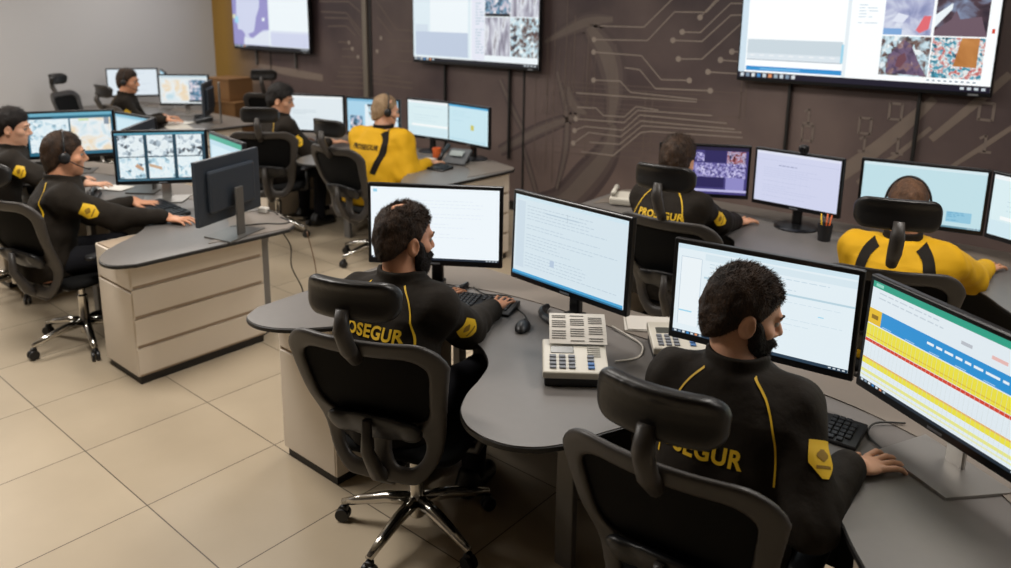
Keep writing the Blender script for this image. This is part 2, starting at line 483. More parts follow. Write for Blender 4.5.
LINES=[[(-3.87,1.85),(-3.43,1.85),(-3.18,2.08),(-2.9,2.36)],[(-3.93,1.73),(-3.39,1.74),(-3.15,1.98),(-2.87,1.98),(-2.77,2.08),(-2.5,2.35)],[(-3.94,1.62),(-3.44,1.61),(-3.24,1.42),(-2.98,1.43)],[(-3.60,1.50),(-3.45,1.49),(-3.29,1.34),(-2.79,1.36)],[(-3.92,1.37),(-3.64,1.38),(-3.53,1.29),(-2.90,1.28)],[(-4.11,1.24),(-2.90,1.26)],[(-4.09,1.11),(-3.88,1.12),(-3.80,1.06),(-3.58,1.07),(-3.47,1.17),(-3.25,1.16)],[(-4.11,1.00),(-3.58,1.02),(-3.45,1.14),(-2.76,1.16)],[(-4.11,0.89),(-4.00,0.94),(-3.59,0.95),(-3.43,1.10),(-2.63,1.11)],[(-4.12,0.77),(-3.95,0.89),(-3.61,0.89),(-3.42,1.05),(-2.56,1.07)],[(-3.94,0.80),(-3.62,0.82),(-3.40,1.01),(-2.50,1.05)],[(-4.03,0.70),(-3.68,0.71),(-3.41,0.95),(-3.31,0.97),(-2.49,1.01)],[(-2.92,1.94),(-2.79,2.08),(-2.55,2.32)],[(-3.07,1.82),(-2.91,1.82),(-2.67,2.05),(-2.38,2.05)],[(-3.15,1.75),(-2.89,1.75),(-2.66,1.96),(-2.37,1.97)],[(-3.09,1.60),(-2.88,1.61),(-2.58,1.89),(-2.4,2.07)],[(-2.82,1.51),(-2.36,1.51)],[(-2.72,1.61),(-2.37,1.60)],[(-2.63,1.68),(-2.36,1.68)]]
LINES2=[[(-7.91,2.05),(-7.35,2.05),(-7.14,1.93)],[(-7.89,1.93),(-7.40,1.92),(-7.14,1.71)],[(-7.82,1.86),(-7.37,1.86),(-7.14,1.65)],[(-7.76,1.76),(-7.41,1.77),(-7.24,1.66)],[(-7.57,1.58),(-7.37,1.58)],[(-7.50,1.50),(-7.31,1.51)],[(-7.51,1.41),(-7.21,1.42)],[(-7.55,1.29),(-7.12,1.30)],[(-7.59,1.22),(-7.13,1.24)],[(-7.62,1.17),(-7.13,1.19)],[(-7.66,1.10),(-7.13,1.12)],[(-7.73,1.04),(-7.13,1.06)],[(-6.9,2.1),(-6.79,1.99),(-6.54,1.75),(-6.0,1.74)],[(-6.86,1.89),(-6.62,1.69)],[(-6.69,1.63),(-6.0,1.64)],[(-6.56,1.52),(-6.0,1.53)],[(-6.84,1.33),(-6.75,1.33),(-6.55,1.41),(-6.29,1.41)],[(-6.97,1.24),(-6.49,1.23)],[(-6.96,1.19),(-6.29,1.18)],[(-6.96,1.13),(-6.29,1.12)]]
DOTS=[(-2.92,1.94),(-3.07,1.82),(-3.15,1.75),(-3.09,1.60),(-2.82,1.51),(-2.72,1.61),(-2.63,1.68),(-3.93,1.62),(-3.92,1.37),(-4.11,0.89),(-4.12,0.77),(-4.10,1.00),(-2.98,1.43),(-2.79,1.36),(-3.93,1.73),(-7.37,1.58),(-7.31,1.51),(-7.21,1.42),(-6.80,1.65),(-6.87,1.50)]
VERT=[(-4.44,0.47,1.73),(-4.36,0.37,1.87),(-4.23,1.04,2.07),(-4.14,0.94,1.94),(-3.99,0.64,1.88),(-3.38,0.69,1.31),(-3.31,0.73,1.29),(-4.58,0.64,1.37),(-2.53,1.11,1.50),(-2.49,1.15,1.50)]
SW=[[(-4.50,0.11,0.156),(-4.21,0.20,0.214),(-3.95,0.46,0.234),(-3.74,0.74,0.175),(-3.69,0.99,0.078)],[(-4.33,1.42,0.031),(-4.21,1.04,0.055),(-4.21,0.68,0.055),(-4.30,0.30,0.031)],[(-4.73,0.69,0.031),(-4.63,0.44,0.047),(-4.50,0.11,0.039)],[(-5.02,0.58,0.078),(-4.54,0.84,0.101),(-4.06,1.04,0.055)],[(-5.03,1.30,0.039),(-4.88,1.05,0.055),(-4.72,0.82,0.047)],[(-3.99,1.84,0.12),(-3.78,1.58,0.22),(-3.70,1.26,0.16),(-3.73,0.98,0.078)],[(-4.48,1.69,0.039),(-4.05,1.87,0.12),(-3.74,1.91,0.06)],[(-4.20,1.29,0.039),(-4.13,1.12,0.12),(-3.98,1.06,0.039)]]
BAND=[[(-1.17,1.43,0.05),(-1.30,1.27,0.08),(-1.50,1.04,0.10),(-1.80,0.75,0.11)],[(-1.17,1.23,0.028),(-1.35,1.03,0.032),(-1.6,.78,.03)],[(-0.61,1.38,0.023),(-0.83,1.16,0.032),(-1.08,.92,0.023)],[(-0.76,1.62,0.046),(-0.91,1.44,0.055),(-1.16,1.15,0.046)],[(-9.3,1.2,.06),(-8.6,1.16,.1),(-7.9,1.13,.08)]]
DIG=[('1',-1.99,1.23),('0',-1.99,1.10),('0',-1.59,1.20),('1',-1.58,1.07),('0',-1.40,1.32),('1',-1.36,1.08),('1',-0.84,1.16),('0',-0.86,1.37)]

class Flat:
    """flat printed shapes on a wall (x,z) at depth y"""
    def __init__(s): s.v = []; s.f = []
    def poly(s, pts, y):
        i = len(s.v); s.v += [(x, y, z) for x, z in pts]; s.f.append(tuple(range(i, i+len(pts))))
    def ribbon(s, pts, ws, y):
        P = [np.array(p, float) for p in pts]; n = len(P); L = []; R = []
        for i in range(n):
            d = P[min(i+1, n-1)] - P[max(0, i-1)]; d /= np.linalg.norm(d)+1e-9; nn = np.array([-d[1], d[0]]); w = ws[i]/2 if isinstance(ws, (list, tuple)) else ws/2
            L.append(P[i]+nn*w); R.append(P[i]-nn*w)
        for i in range(n-1): s.poly([L[i], R[i], R[i+1], L[i+1]], y)
    def disc(s, c, r, y, r2=0):
        n = 18
        for k in range(n):
            a, b = 2*PI*k/n, 2*PI*(k+1)/n
            q = [(c[0]+r*math.cos(a), c[1]+r*math.sin(a)), (c[0]+r*math.cos(b), c[1]+r*math.sin(b))]
            if r2: q += [(c[0]+r2*math.cos(b), c[1]+r2*math.sin(b)), (c[0]+r2*math.cos(a), c[1]+r2*math.sin(a))]
            else: q += [c]
            s.poly(q, y)
    def done(s, name, m, parent): 
        o = obj(name, (s.v, s.f), m, parent); o['kind'] = 'structure'; return o
for li in range(3):
    F = Flat()
    for sw in SW:
        pts = catmull([(a, b, w) for a, b, w in sw], 8)
        F.ribbon([(p[0], p[1]) for p in pts], [p[2]*(1.5, 1.1, .65)[li] for p in pts], WALL_Y-.0012-.0006*li)
    F.done('mist_print', M_sw[li], wb)
F = Flat()
for l in LINES: F.ribbon(l, .0095, WALL_Y-.0036)
for d in DOTS: F.disc(d, .024, WALL_Y-.004)
F.done('circuit_print', M_line, wb)
F = Flat()
for l in LINES2: F.ribbon(l,   .017, WALL_Y-.0036)
for x, a, b in VERT: F.ribbon([(x, a), (x, b)], .009, WALL_Y-.003)
for k in range(16): F.ribbon([(-4.6+.05*(k*5%7), 1.33-.045*k), (-2.5-.12*(k*3%5), 1.36-.038*k)], .006, WALL_Y-.003)
for k in range(9): F.ribbon([(-4.45+.09*k+.03*(k*5%3), 1.2-.09*(k%4)), (-4.45+.09*k+.03*(k*5%3), 1.75-.05*(k*7%5))], .006, WALL_Y-.003)
F.done('faint_circuit_print', M_line2, wb)
F = Flat()
for b in BAND:
    pts = catmull(b, 6); F.ribbon([(p[0], p[1]) for p in pts], [p[2] for p in pts], WALL_Y-.002)
F.done('band_print', M_bandd, wb)
F = Flat()
for c, x, z in DIG:
    if c == '0':
        for q in ([(x-.04, z-.055), (x+.04, z-.055)], [(x-.04, z+.055), (x+.04, z+.055)], [(x-.04, z-.06), (x-.04, z+.06)], [(x+.04, z-.06), (x+.04, z+.06)]): F.ribbon(q,   .017, WALL_Y-.0036)
    else:
        F.ribbon([(x, z-.055), (x, z+.055)],   .017, WALL_Y-.0036); F.ribbon([(x-.035, z+.03), (x, z+.055)],   .017, WALL_Y-.0036); F.ribbon([(x-.04, z-.055), (x+.04, z-.055)],   .017, WALL_Y-.0036)
F.done('digit_print', mat('print_digit', '#776a62', .6), wb)
# panel joints and the metal strip between panels
for x in (-4.72, -9.0): 
    struct('trim_joint', boxbm((x, WALL_Y-.004, CEIL/2), (.02, .008, CEIL)), M_seam)
struct('trim_strip', boxbm((-7.06, WALL_Y-.014, CEIL/2), (.075, .028, CEIL), .004), mat('strip_metal', '#7d756a', .4, .3))
struct('trim_groove', boxbm((-6.985, WALL_Y-.004, CEIL/2), (.05, .008, CEIL)), M_seam)

# ------------------------------------------------------------------ screens
class Pic:
    """what a screen shows: coloured rectangles and polygons in 0..1 screen space, in thin layers"""
    def __init__(s, w, h): s.w = w; s.h = h; s.v = []; s.f = []; s.mi = []; s.m = []; s.n = 0
    def slot(s, m):
        if m not in s.m: s.m.append(m)
        return s.m.index(m)
    def poly(s, pts, m, layer=None):
        if layer is None: s.n += 1; y = -.00002*s.n
        else: y = -.0006*layer
        i = len(s.v); s.v += [((u-.5)*s.w, y, (v-.5)*s.h) for u, v in pts]
        s.f.append(tuple(range(i, i+len(pts)))); s.mi.append(s.slot(m))
    def rect(s, u0, v0, u1, v1, m): s.poly([(u0, v0), (u1, v0), (u1, v1), (u0, v1)], m)
    def words(s, u0, v0, u1, h, m, seed=0, gap=.012, wmin=.02, wmax=.06):
        r = random.Random(seed); u = u0
        while u < u1:
            w = r.uniform(wmin, wmax); s.rect(u, v0, min(u1, u+w), v0+h, m); u += w+gap
    def rows(s, u0, v0, u1, v1, n, m, seed=0, fill=.4):
        r = random.Random(seed)
        for i in range(n):
            v = v1-(v1-v0)*(i+.5)/n
            if r.random() < .15: continue
            s.words(u0, v, u0+(u1-u0)*r.uniform(.35, 1), (v1-v0)/n*fill, m, seed*31+i, .01, .015, .05)
    def taskbar(s, m, icons, h=.035, seed=1):
        s.rect(0, 0, 1, h, m)
        for i, c in enumerate(icons): s.rect(.012+i*.026, h*.2, .028+i*.026, h*.85, c)
        for i in range(4): s.rect(.9+i*.024, h*.3, .914+i*.024, h*.7, icons[0])
    def build(s, parent, loc, rx=0):
        me_o = obj('screen', (s.v, s.f), s.m, parent)
        me_o.data.polygons.foreach_set('material_index', s.mi)
        me_o.location = loc; me_o.rotation_euler = (rx, 0, 0)
        return me_o
W = lambda c='#dcebf2', k=1.0: glow(c, k)
G_white, G_pale, G_grey = glow('#e6eef2', 1.05), glow('#cfe4ee'), glow('#a9b7c4')
G_dark, G_blue, G_cyan = glow('#141a2a', .6), glow('#2d8fd0'), glow('#9ad3ea')
G_green, G_yel, G_red, G_or = glow('#2f9d83'), glow('#e8dd45'), glow('#d2452f'), glow('#dd9060')
G_ink, G_lav, G_tx = glow('#8795a3'), glow('#9a93c8'), glow('#b9cbd8')
ICONS = [glow('#c9d3da'), glow('#7e93a8'), glow('#d8dde0'), glow('#3f86c4'), glow('#c9d3da'), glow('#dd9060'), glow('#9fb0bd')]
FT = {
 'shop': footage('shop', [(.3, '#2c3038'), (.40, '#a9bac6'), (.5, '#e6f0f4'), (.75, '#dfe8ea')], 9, 1.),
 'shopb': footage('shopb', [(.25, '#4b5a68'), (.36, '#a9cddd'), (.48, '#e8f2f5'), (.7, '#d6e8f0')], 8, 4.),
 'crowd': footage('crowd', [(.3, '#2b2350'), (.45, '#6b63a8'), (.6, '#b7b2dd'), (.75, '#e0ddf2')], 26, 2.),
 'kiosk': footage('kiosk', [(.3, '#161a28'), (.45, '#9a4a48'), (.55, '#c3b9d8'), (.7, '#2f2b50')], 20, 3.),
 'road': footage('road', [(.3, '#5b5563'), (.48, '#a9a8b8'), (.62, '#dfe3ea'), (.75, '#8d8790')], 3, 5., cells=False, stretch=(3, 1, .6)),
 'people': footage('people', [(.3, '#243646'), (.42, '#6d5148'), (.55, '#bcd8e4'), (.7, '#eef2f2')], 7, 6.),
 'machine': footage('machine', [(.3, '#24202a'), (.45, '#5d8fae'), (.6, '#cfc6d2'), (.75, '#efefef')], 8, 7.),
 'purple': footage('purple', [(.3, '#3f3247'), (.5, '#6d5a78'), (.65, '#8a6a66'), (.8, '#c9bccc')], 7, 8.),
 'hall': footage('hall', [(.35, '#6f7aa8'), (.5, '#a7accd'), (.65, '#dde3f0'), (.8, '#eef2f6')], 3, 9., cells=False),
 'dim': footage('dim', [(.35, '#2b2230'), (.5, '#4d3a44'), (.65, '#7e8aa6'), (.8, '#b6cbe0')], 4, 10., cells=False),
 'colour': footage('colour', [(.28, '#1c2a34'), (.4, '#3f9ab4'), (.52, '#eef2f0'), (.62, '#c0392e'), (.75, '#dfe8ea')], 11, 11.),
 'brown': footage('brown', [(.3, '#a5672f'), (.7, '#c98a4c')], 3, 12., cells=False),
 'sand': footage('sand', [(.3, '#bcd9e4'), (.48, '#e8eef0'), (.62, '#ead9bd'), (.8, '#e8cfa8')], 4, 13., cells=False),
}

def tv(label, x0, z0, content, w=1.70, bracket=None, mount=1.0):
    h = .98
    t = thing('television', label, 'television', (x0+w/2, WALL_Y-.005, z0), 0, 'televisions along the back wall')
    bm = bmesh.new(); box(bm, (0, -.085, h/2), (w, .045, h), .006); box(bm, (0, -.05, h/2), (w*.8, .05, h*.7), .02)
    obj('casing', bm, M_bezel, t)
    sw, sh = w-.024, h-.045
    p = Pic(sw, sh); content(p); p.build(t, (0, -.1082, .028+sh/2))
    obj('badge', boxbm((w*.44, -.109, .012), (.06, .002, .012)), mat('badge_grey', '#8b8f94', .4, .5), t)
    for s in (-.27, .25):
        obj('wall_mount', boxbm((s*w, -.02, .1-mount/2), (.022, .03, mount), .004), bracket or M_plinth, t)
    return t
def tv_map(p):
    p.rect(0, 0, 1, 1, G_white)
    p.rect(.0, .03, .5, 1, glow('#cdd3ea'))
    sea = glow('#938fc6')
    p.poly([(.42, 1), (.5, 1), (.5, .26), (.42, .25), (.36, .2), (.29, .14), (.24, .14), (.21, .19), (.29, .22), (.31, .3), (.33, .42), (.38, .55)], sea)
    p.poly([(0, .03), (.14, .03), (.15, .11), (.17, .18), (.13, .24), (.07, .25), (.05, .42), (.08, 1), (0, 1)], sea)
    p.poly([(.41, .38), (.44, .37), (.45, .42), (.42, .42)], G_white)
    p.rect(.0, .4, .04, .46, glow('#dcd8b4')); p.rect(.03, .34, .08, .43, G_cyan)
    p.poly([(.15, .05), (.5, .05), (.5, .24), (.38, .22), (.27, .13), (.15, .14)], glow('#dbe2ee'))
    p.rect(.52, .04, 1, .22, glow('#cdd3ea')); p.rect(.52, .22, 1, .25, glow('#d8dfee')); p.rect(.51, .03, .513, 1, G_tx)
    p.taskbar(G_dark, ICONS)
def tv_plan(p):
    p.rect(0, 0, 1, 1, G_white)
    p.rect(.0, .05, .49, 1, glow('#dbe9f0')); p.rect(.15, .32, .47, 1, G_white)
    p.rect(.02, .06, .47, .32, glow('#bcc9dd')); p.rect(.02, .32, .13, .4, glow('#cfdce8'))
    p.rect(.5, .04, .6, 1, glow('#e3e6f2')); p.rows(.53, .1, .6, 1, 30, G_tx, 3)
    p.rect(.605, .1, .795, .49, FT['road']); p.rect(.8, .1, 1, .49, FT['people'])
    p.rect(.605, .5, .795, 1, FT['machine']); p.rect(.8, .5, 1, 1, FT['road'])
    p.rect(.605, .5, .795, .53, G_dark); p.rect(.605, .03, 1, .095, G_white)
    p.taskbar(G_dark, ICONS)
def tv_cams(p):
    p.rect(0, 0, 1, 1, glow('#f2f5f6', 1.1))
    p.rect(0, .04, .03, 1, glow('#cfe2ee')); p.rect(.035, .15, .45, .31, glow('#c9d6de')); p.rect(.035, .15, .45, .2, glow('#dbe5ec'))
    p.rect(.035, .145, .45, .15, G_ink); p.rect(.445, .15, .455, .29, G_cyan)
    for k in range(9): p.rect(.05+.044*k, .18, .07+.044*k, .187, glow('#f4f6f8'))
    p.rect(.035, .06, .455, .095, G_blue); p.rect(.1, .07, .28, .082, glow('#6fb4e4')); p.rows(.5, .42, .58, .98, 26, G_tx, 9, .25)
    p.rect(.455, .04, .47, 1, glow('#e4edf2'))
    p.rect(.60, .375, .775, .67, FT['hall']); p.poly([(.735, .39), (.765, .42), (.77, .51), (.745, .51), (.72, .41)], glow('#e06a72')); p.rect(.60, .375, .67, .42, glow('#7da7d8')); p.poly([(.63, .47), (.67, .46), (.69, .51), (.65, .53)], glow('#dfe4f2'))
    p.rect(.785, .375, .965, .67, FT['dim']); p.poly([(.785, .43), (.84, .56), (.84, .6), (.785, .52)], G_white); p.poly([(.785, .375), (.785, .41), (.84, .49), (.855, .55), (.87, .49), (.94, .51), (.965, .375)], glow('#6b5663'))
    p.rect(.60, .085, .78, .365, FT['people']); p.poly([(.625, .1), (.63, .22), (.68, .345), (.71, .31), (.74, .2), (.775, .09)], FT['purple']); p.poly([(.66, .15), (.665, .22), (.69, .25), (.7, .2), (.68, .14)], glow('#6d4550'))
    p.rect(.785, .085, .965, .365, FT['colour']); p.poly([(.865, .17), (.945, .165), (.945, .365), (.885, .365)], FT['brown'])
    p.rect(.98, .4, .99, .43, G_red)
    for k in range(9): p.rect(.78+.02*k, .06, .79+.02*k, .07, G_ink)
    p.taskbar(glow('#191632', .6), ICONS+ICONS[:3], .045)
tv('wall television showing a purple coastline map, furthest from the viewer', -9.69, 1.42, tv_map, 1.70, M_greymetal, .3)
tv('wall television with grey plan window beside road camera views, the middle one', -6.16, 1.42, tv_plan)
tv('largest wall television at upper right with four camera pictures and blue bar', -2.53, 1.47, tv_cams)

# ------------------------------------------------------------------ computer monitors
def monitor(label, x, y, ang, content, z=.855, w=.615, h=.372, stand='round', tilt=0., base_m=None, desk=.74, group=None, led=False, tall=0., case=None, bz=None, thick=False):
    """screen bottom edge centre at (x, y, z); ang in degrees turns it; it faces local -Y"""
    t = thing('monitor', label, 'monitor', (x, y, desk), math.radians(ang), group)
    z -= desk
    bzl = bz or .016
    rx = math.radians(-tilt)
    R = RX(rx)
    cz = z + h/2
    def T(bm):
        bmesh.ops.rotate(bm, cent=(0, 0, cz), matrix=R, verts=bm.verts); return bm
    bm = bmesh.new(); box(bm, (0, .014, cz), (w, .028, h), .005)
    obj('casing', T(bm), case or M_bezel, t)
    bm = bmesh.new(); box(bm, (0, .04 if not thick else .07, cz), (w*(.72 if not thick else .86), .03 if not thick else .1, h*(.66 if not thick else .84)), .014 if not thick else .035)
    obj('rear_housing', T(bm), M_casing, t)
    low = .026 if bz is None else bz*1.3
    sw, sh = w-2*bzl, h-bzl-low
    p = Pic(sw, sh); content(p)
    c = Vector((0, -.0006, low + sh/2 - h/2)); c.rotate(R)
    p.build(t, (c.x, c.y, cz + c.z), rx)
    bm = bmesh.new(); box(bm, (0, -.0006, z+.011-cz+cz), (.05, .0012, .007)); obj('badge', T(bm), mat('badge_grey', '#8b8f94', .4, .5), t)
    if stand == 'round':
        m = M_bezel
        obj('stand_neck', boxbm((0, .065, z*.5+.05), (.055, .03, z+.1), .008), m, t)
        bm = bmesh.new(); lathe(bm, [(.125, 0), (.125, .008), (.11, .016), (.03, .022)], 28, (0, .06, 0)); obj('stand_base', bm, m, t)
    elif stand == 'arc':
        m = M_bezel
        obj('stand_neck', boxbm((0, .07, z*.5+.05), (.055, .03, z+.1), .008), m, t)
        bm = bmesh.new()
        pts = [(.14*math.cos(a), .05 - .11*math.sin(a), .014) for a in [PI*k/14 for k in range(15)]]
        tube(bm, pts, [.012+.008*math.sin(PI*k/14) for k in range(15)], 10)
        box(bm, (0, .04, .014), (.07, .12, .02), .006); obj('stand_base', bm, m, t)
    else:
        m = base_m or M_silver
        obj('stand_neck', boxbm((0, .085+tall*.3, z*.5+.09+tall/2), (.06, .014, z+.18+tall), .004), m, t)
        bm = bmesh.new(); prism(bm, [(-.15, .13), (-.12, -.07), (.12, -.07), (.15, .13)], 0, .009)
        obj('stand_base', bm, m, t)
    return t

def scr_blank(p):
    p.rect(0, 0, 1, 1, glow('#e9f1f6', 1.05)); p.taskbar(glow('#2a3442', .8), ICONS, .03); p.rect(.02, .93, .05, .97, G_cyan); p.rows(.3, .3, .9, .85, 12, glow('#dfe8ee'), 5, .15)
def scr_doc(p):
    p.rect(0, 0, 1, 1, glow('#d5e4ec')); p.rect(0, .955, 1, 1, G_pale); p.rect(.02, .1, .1, .93, glow('#cbdbe6'))
    p.rows(.12, .12, .95, .9, 20, glow('#bccdd9'), 11, .22); p.rect(.3, .84, .6, .855, G_tx); p.rect(.5, .8, .502, .9, G_ink)
    p.rect(.36, .22, .4, .3, glow('#b6c8dc')); p.rect(0, .0, 1, .05, glow('#4aa3d4')); p.rect(0, 0, 1, .02, glow('#2f6d94'))
def scr_form(p):
    p.rect(0, 0, 1, 1, glow('#e2eef4')); p.rect(0, .95, 1, 1, G_pale); p.rect(.025, .1, .15, .86, glow('#eaf2f6'))
    for q in ((.025, .86, .15, .866), (.15, .1, .153, .86), (.025, .1, .028, .86)): p.rect(*q, G_tx)
    p.rect(.03, .25, .11, .265, G_cyan); p.rect(.17, .86, 1, .93, glow('#d6e6ee')); p.rect(.17, .66, 1, .68, glow('#b8d2de'))
    p.rows(.2, .7, .95, .84, 4, glow('#bfd3df'), 6, .2); p.rows(.2, .1, .95, .62, 9, glow('#cfdfe8'), 8, .12)
    p.rect(.82, .5, .85, .51, G_cyan); p.taskbar(glow('#31465a', .8), ICONS, .035)
def scr_sheet(p):
    p.rect(0, 0, 1, 1, glow('#dfe9ef')); p.rect(0, .94, 1, 1, G_green); p.rect(.02, .955, .07, .985, glow('#8fd0bd'))
    p.rows(.05, .78, .95, .92, 3, glow('#c3cfd8'), 4, .25); p.rect(.56, .8, .62, .83, glow('#b7bcc4')); p.rect(.72, .8, .8, .83, glow('#e4b7b2'))
    p.rect(.02, .59, 1, .735, G_blue); p.rect(.0, .59, .085, .735, glow('#e3b92a')); p.rect(.02, .64, .065, .68, glow('#8a6a12'))
    p.words(.38, .66, .82, .022, glow('#e6f0f6'), 4, .014, .03, .075)
    for k in range(6): p.rect(.1+.15*k, .598, .16+.15*k, .605, glow('#a9cdea'))
    p.rect(.0, .44, 1, .58, G_yel); p.rect(0, .47, 1, .478, glow('#d9b43a')); p.rect(0, .405, 1, .435, G_red); p.rect(0, .395, 1, .404, glow('#e3e9ec'))
    p.rect(0, .185, 1, .25, G_yel); p.rect(0, .235, 1, .25, glow('#e0b06a')); p.rect(0, .1, 1, .13, glow('#e4e38a')); p.rect(0, .06, 1, .075, glow('#e4e6b4'))
    for k in range(40): p.rect(.025*k, .05, .025*k+.0012, .585, glow('#c6d0cf'))
    for k in range(9): p.rect(0, .26+.015*k, 1, .2615+.015*k, glow('#cdd8de'))
    p.taskbar(glow('#26323e', .8), ICONS, .03)
def scr_cctv6(p):
    p.rect(0, 0, 1, 1, glow('#25485a', .8))
    for i in range(3):
        for j in range(2):
            p.rect(.03+.325*i, .05+.46*j, .315+.325*i, .49+.46*j, FT['shopb' if j == 0 else 'shop'])
    p.rect(0, .955, 1, 1, glow('#5aa0b8', .8)); p.rect(0, 0, 1, .03, glow('#46748a', .8))
    p.poly([(.2, .3), (.29, .2), (.3, .26), (.23, .36)], glow('#c59d80')); p.poly([(.36, .36), (.5, .28), (.5, .22), (.36, .3)], glow('#c9a98c'))
def scr_two(p):
    p.rect(0, 0, 1, 1, glow('#2d6c86', .9)); p.rect(.02, .08, .48, .86, FT['shopb']); p.rect(.5, .08, .98, .86, FT['sand']); p.rect(0, .93, 1, 1, glow('#6fb4cc', .9))
    p.rect(.04, .88, .3, .91, glow('#183644', .6)); p.rect(.6, .8, .72, .85, glow('#cfe0b0')); p.rect(.9, .7, .96, .86, G_ink)
def scr_greenbar(p):
    p.rect(0, 0, 1, 1, glow('#b9d6e2')); p.rect(0, .9, 1, 1, glow('#3fa58a')); p.rect(.05, .3, .95, .8, glow('#cfe4ec')); p.rect(.05, .2, .95, .28, glow('#6fb0c8'))
def scr_bluepale(p):
    p.rect(0, 0, 1, 1, glow('#b4d2e0')); p.rect(.04, .06, .96, .9, glow('#c6e0ea')); p.rect(0, .94, 1, 1, glow('#7fb8d0'))
def scr_crowd(p):
    p.rect(0, 0, 1, 1, glow('#4b4486', .8)); p.rect(.0, .5, .12, .96, glow('#d8dcf0')); p.rect(.0, .93, 1, 1, glow('#2a2544', .8))
    p.rect(.1, .36, .98, .66, FT['crowd']); p.rect(.76, .66, .97, .92, FT['kiosk']); p.rect(.5, .68, .75, .93, glow('#332d66', .8)); p.rect(.3, .7, .5, .88, FT['crowd'])
    p.rect(.3, .14, .74, .36, glow('#2e2860', .8)); p.rect(.76, .08, .97, .36, glow('#8d88c4')); p.rect(.3, .05, 1, .1, glow('#b9b6e0')); p.rect(.1, .08, .3, .36, FT['crowd'])
def scr_table(p):
    p.rect(0, 0, 1, 1, glow('#cfd3ec')); p.rect(0, .95, 1, 1, glow('#dfe2f2')); p.words(.28, .74, .5, .02, glow('#9aa0c0'), 3)
    p.rows(.1, .1, .9, .7, 14, glow('#bdc3e0'), 21, .2); p.rect(0, .84, 1, .845, glow('#b9bfdc'))
    for k in range(6): p.rect(.28+.07*k, .3, .282+.07*k, .68, glow('#c0c6e2'))
def scr_cyan(p):
    p.rect(0, 0, 1, 1, glow('#bfdee6')); p.rect(0, .95, 1, 1, glow('#d4e8ee')); p.rect(.72, .1, .92, .28, glow('#8fc4dc')); p.rows(.73, .11, .91, .27, 5, glow('#5fa4c8'), 3); p.taskbar(glow('#6f9aac', .9), ICONS, .03)
def scr_page(p):
    p.rect(0, 0, 1, 1, glow('#dfe9ee')); p.rect(0, .94, 1, 1, glow('#eef3f4')); p.rows(.08, .45, .7, .6, 3, glow('#aabac4'), 3, .25); p.rows(.08, .1, .8, .4, 5, glow('#d0dce4'), 4, .2)
def scr_icons(p):
    p.rect(0, 0, 1, 1, glow('#a9d2e8')); p.rect(.35, .15, .98, .85, glow('#e2eef4')); p.rect(.42, .4, .75, .8, FT['people']); p.rect(.4, .8, .98, .86, glow('#31465a', .8)); p.rect(.05, .1, .3, .5, FT['machine']); p.rect(0, .93, 1, 1, glow('#7fb8d8'))
def scr_list(p):
    p.rect(0, 0, 1, 1, glow('#d8ecf0')); p.rect(0, .93, 1, 1, glow('#eef4f6')); p.rect(.1, .28, 1, .34, glow('#f4f8f8')); p.rect(0, .0, 1, .25, glow('#cfe6ee')); p.rows(.15, .4, .9, .85, 6, glow('#c3dbe4'), 2, .2)
def scr_map(p):
    p.rect(0, 0, 1, 1, glow('#c6e4ee')); p.rect(0, .95, 1, 1, glow('#4aa8d8')); p.rect(.57, .36, .65, .5, glow('#c9c35a')); p.rows(.1, .55, .9, .85, 5, glow('#a9d0de'), 7, .15); p.rect(.05, .05, .95, .07, glow('#a9d0de'))
def scr_white(p):
    p.rect(0, 0, 1, 1, glow('#dce6ee')); p.rows(.5, .1, .9, .9, 6, glow('#c4d2dc'), 9, .15)
def scr_photo(p):
    p.rect(0, 0, 1, 1, glow('#dfe6e8')); p.rect(.05, .1, .6, .85, FT['sand']); p.rect(.62, .1, .97, .85, FT['machine']); p.rect(.6, .05, .95, .12, glow('#26343e', .7)); p.rect(0, .93, 1, 1, glow('#c0d4de'))

def seg(a, b):
    """centre and turn of a screen whose bottom edge runs from a to b"""
    return (a[0]+b[0])/2, (a[1]+b[1])/2, math.degrees(math.atan2(b[1]-a[1], b[0]-a[0]))
x, y, a = seg((-2.665, 2.19), (-2.13, 2.55)); monitor('black monitor with a blank white window straight behind the balding bearded man', x, y, a, scr_blank, stand='arc', tilt=2)
x, y, a = seg((-2.04, 2.49), (-1.43, 2.43)); monitor('black monitor on curved foot with pale document, directly behind the paper-topped desk phone', x, y, a, scr_doc, stand='arc', tilt=2, w=.625, h=.39)
x, y, a = seg((-1.228, 2.385), (-.612, 2.455)); monitor('large monitor with pale form window partly hidden by the nearest man\'s head', x, y, a, scr_form, stand='flat', h=.365, tilt=2)
x, y, a = seg((-.60, 2.45), (-.085, 2.115)); monitor('monitor showing a yellow and blue spreadsheet at the right edge', x, y, a, scr_sheet, stand='flat', h=.365, tilt=2)
x, y, a = seg((-2.335, 4.26), (-1.84, 4.53)); monitor('monitor with purple camera wall picture in front of dark-haired operator', x, y, a, scr_crowd, stand='round', w=.55, h=.335, z=.86)
x, y, a = seg((-1.815, 4.50), (-1.285, 4.46)); monitor('monitor on round foot with lilac table and a webcam on top', x, y, a, scr_table, stand='round', w=.53, h=.345, z=.855, thick=True)
x, y, a = seg((-1.215, 4.52), (-.61, 4.62)); monitor('pale cyan monitor behind the head of the man with yellow shirt and headband', x, y, a, scr_cyan, stand='round', w=.615, h=.355)
x, y, a = seg((-.605, 4.615), (-.08, 4.33)); monitor('pale monitor cut off by the right edge beside a cyan one', x, y, a, scr_list, stand='round', w=.6, h=.355)
x, y, a = seg((-6.12, 4.15), (-5.62, 4.42)); monitor('white page monitor facing the man with dark fringe, left end of its row', x, y, a, scr_page, stand='round', w=.57, h=.355)
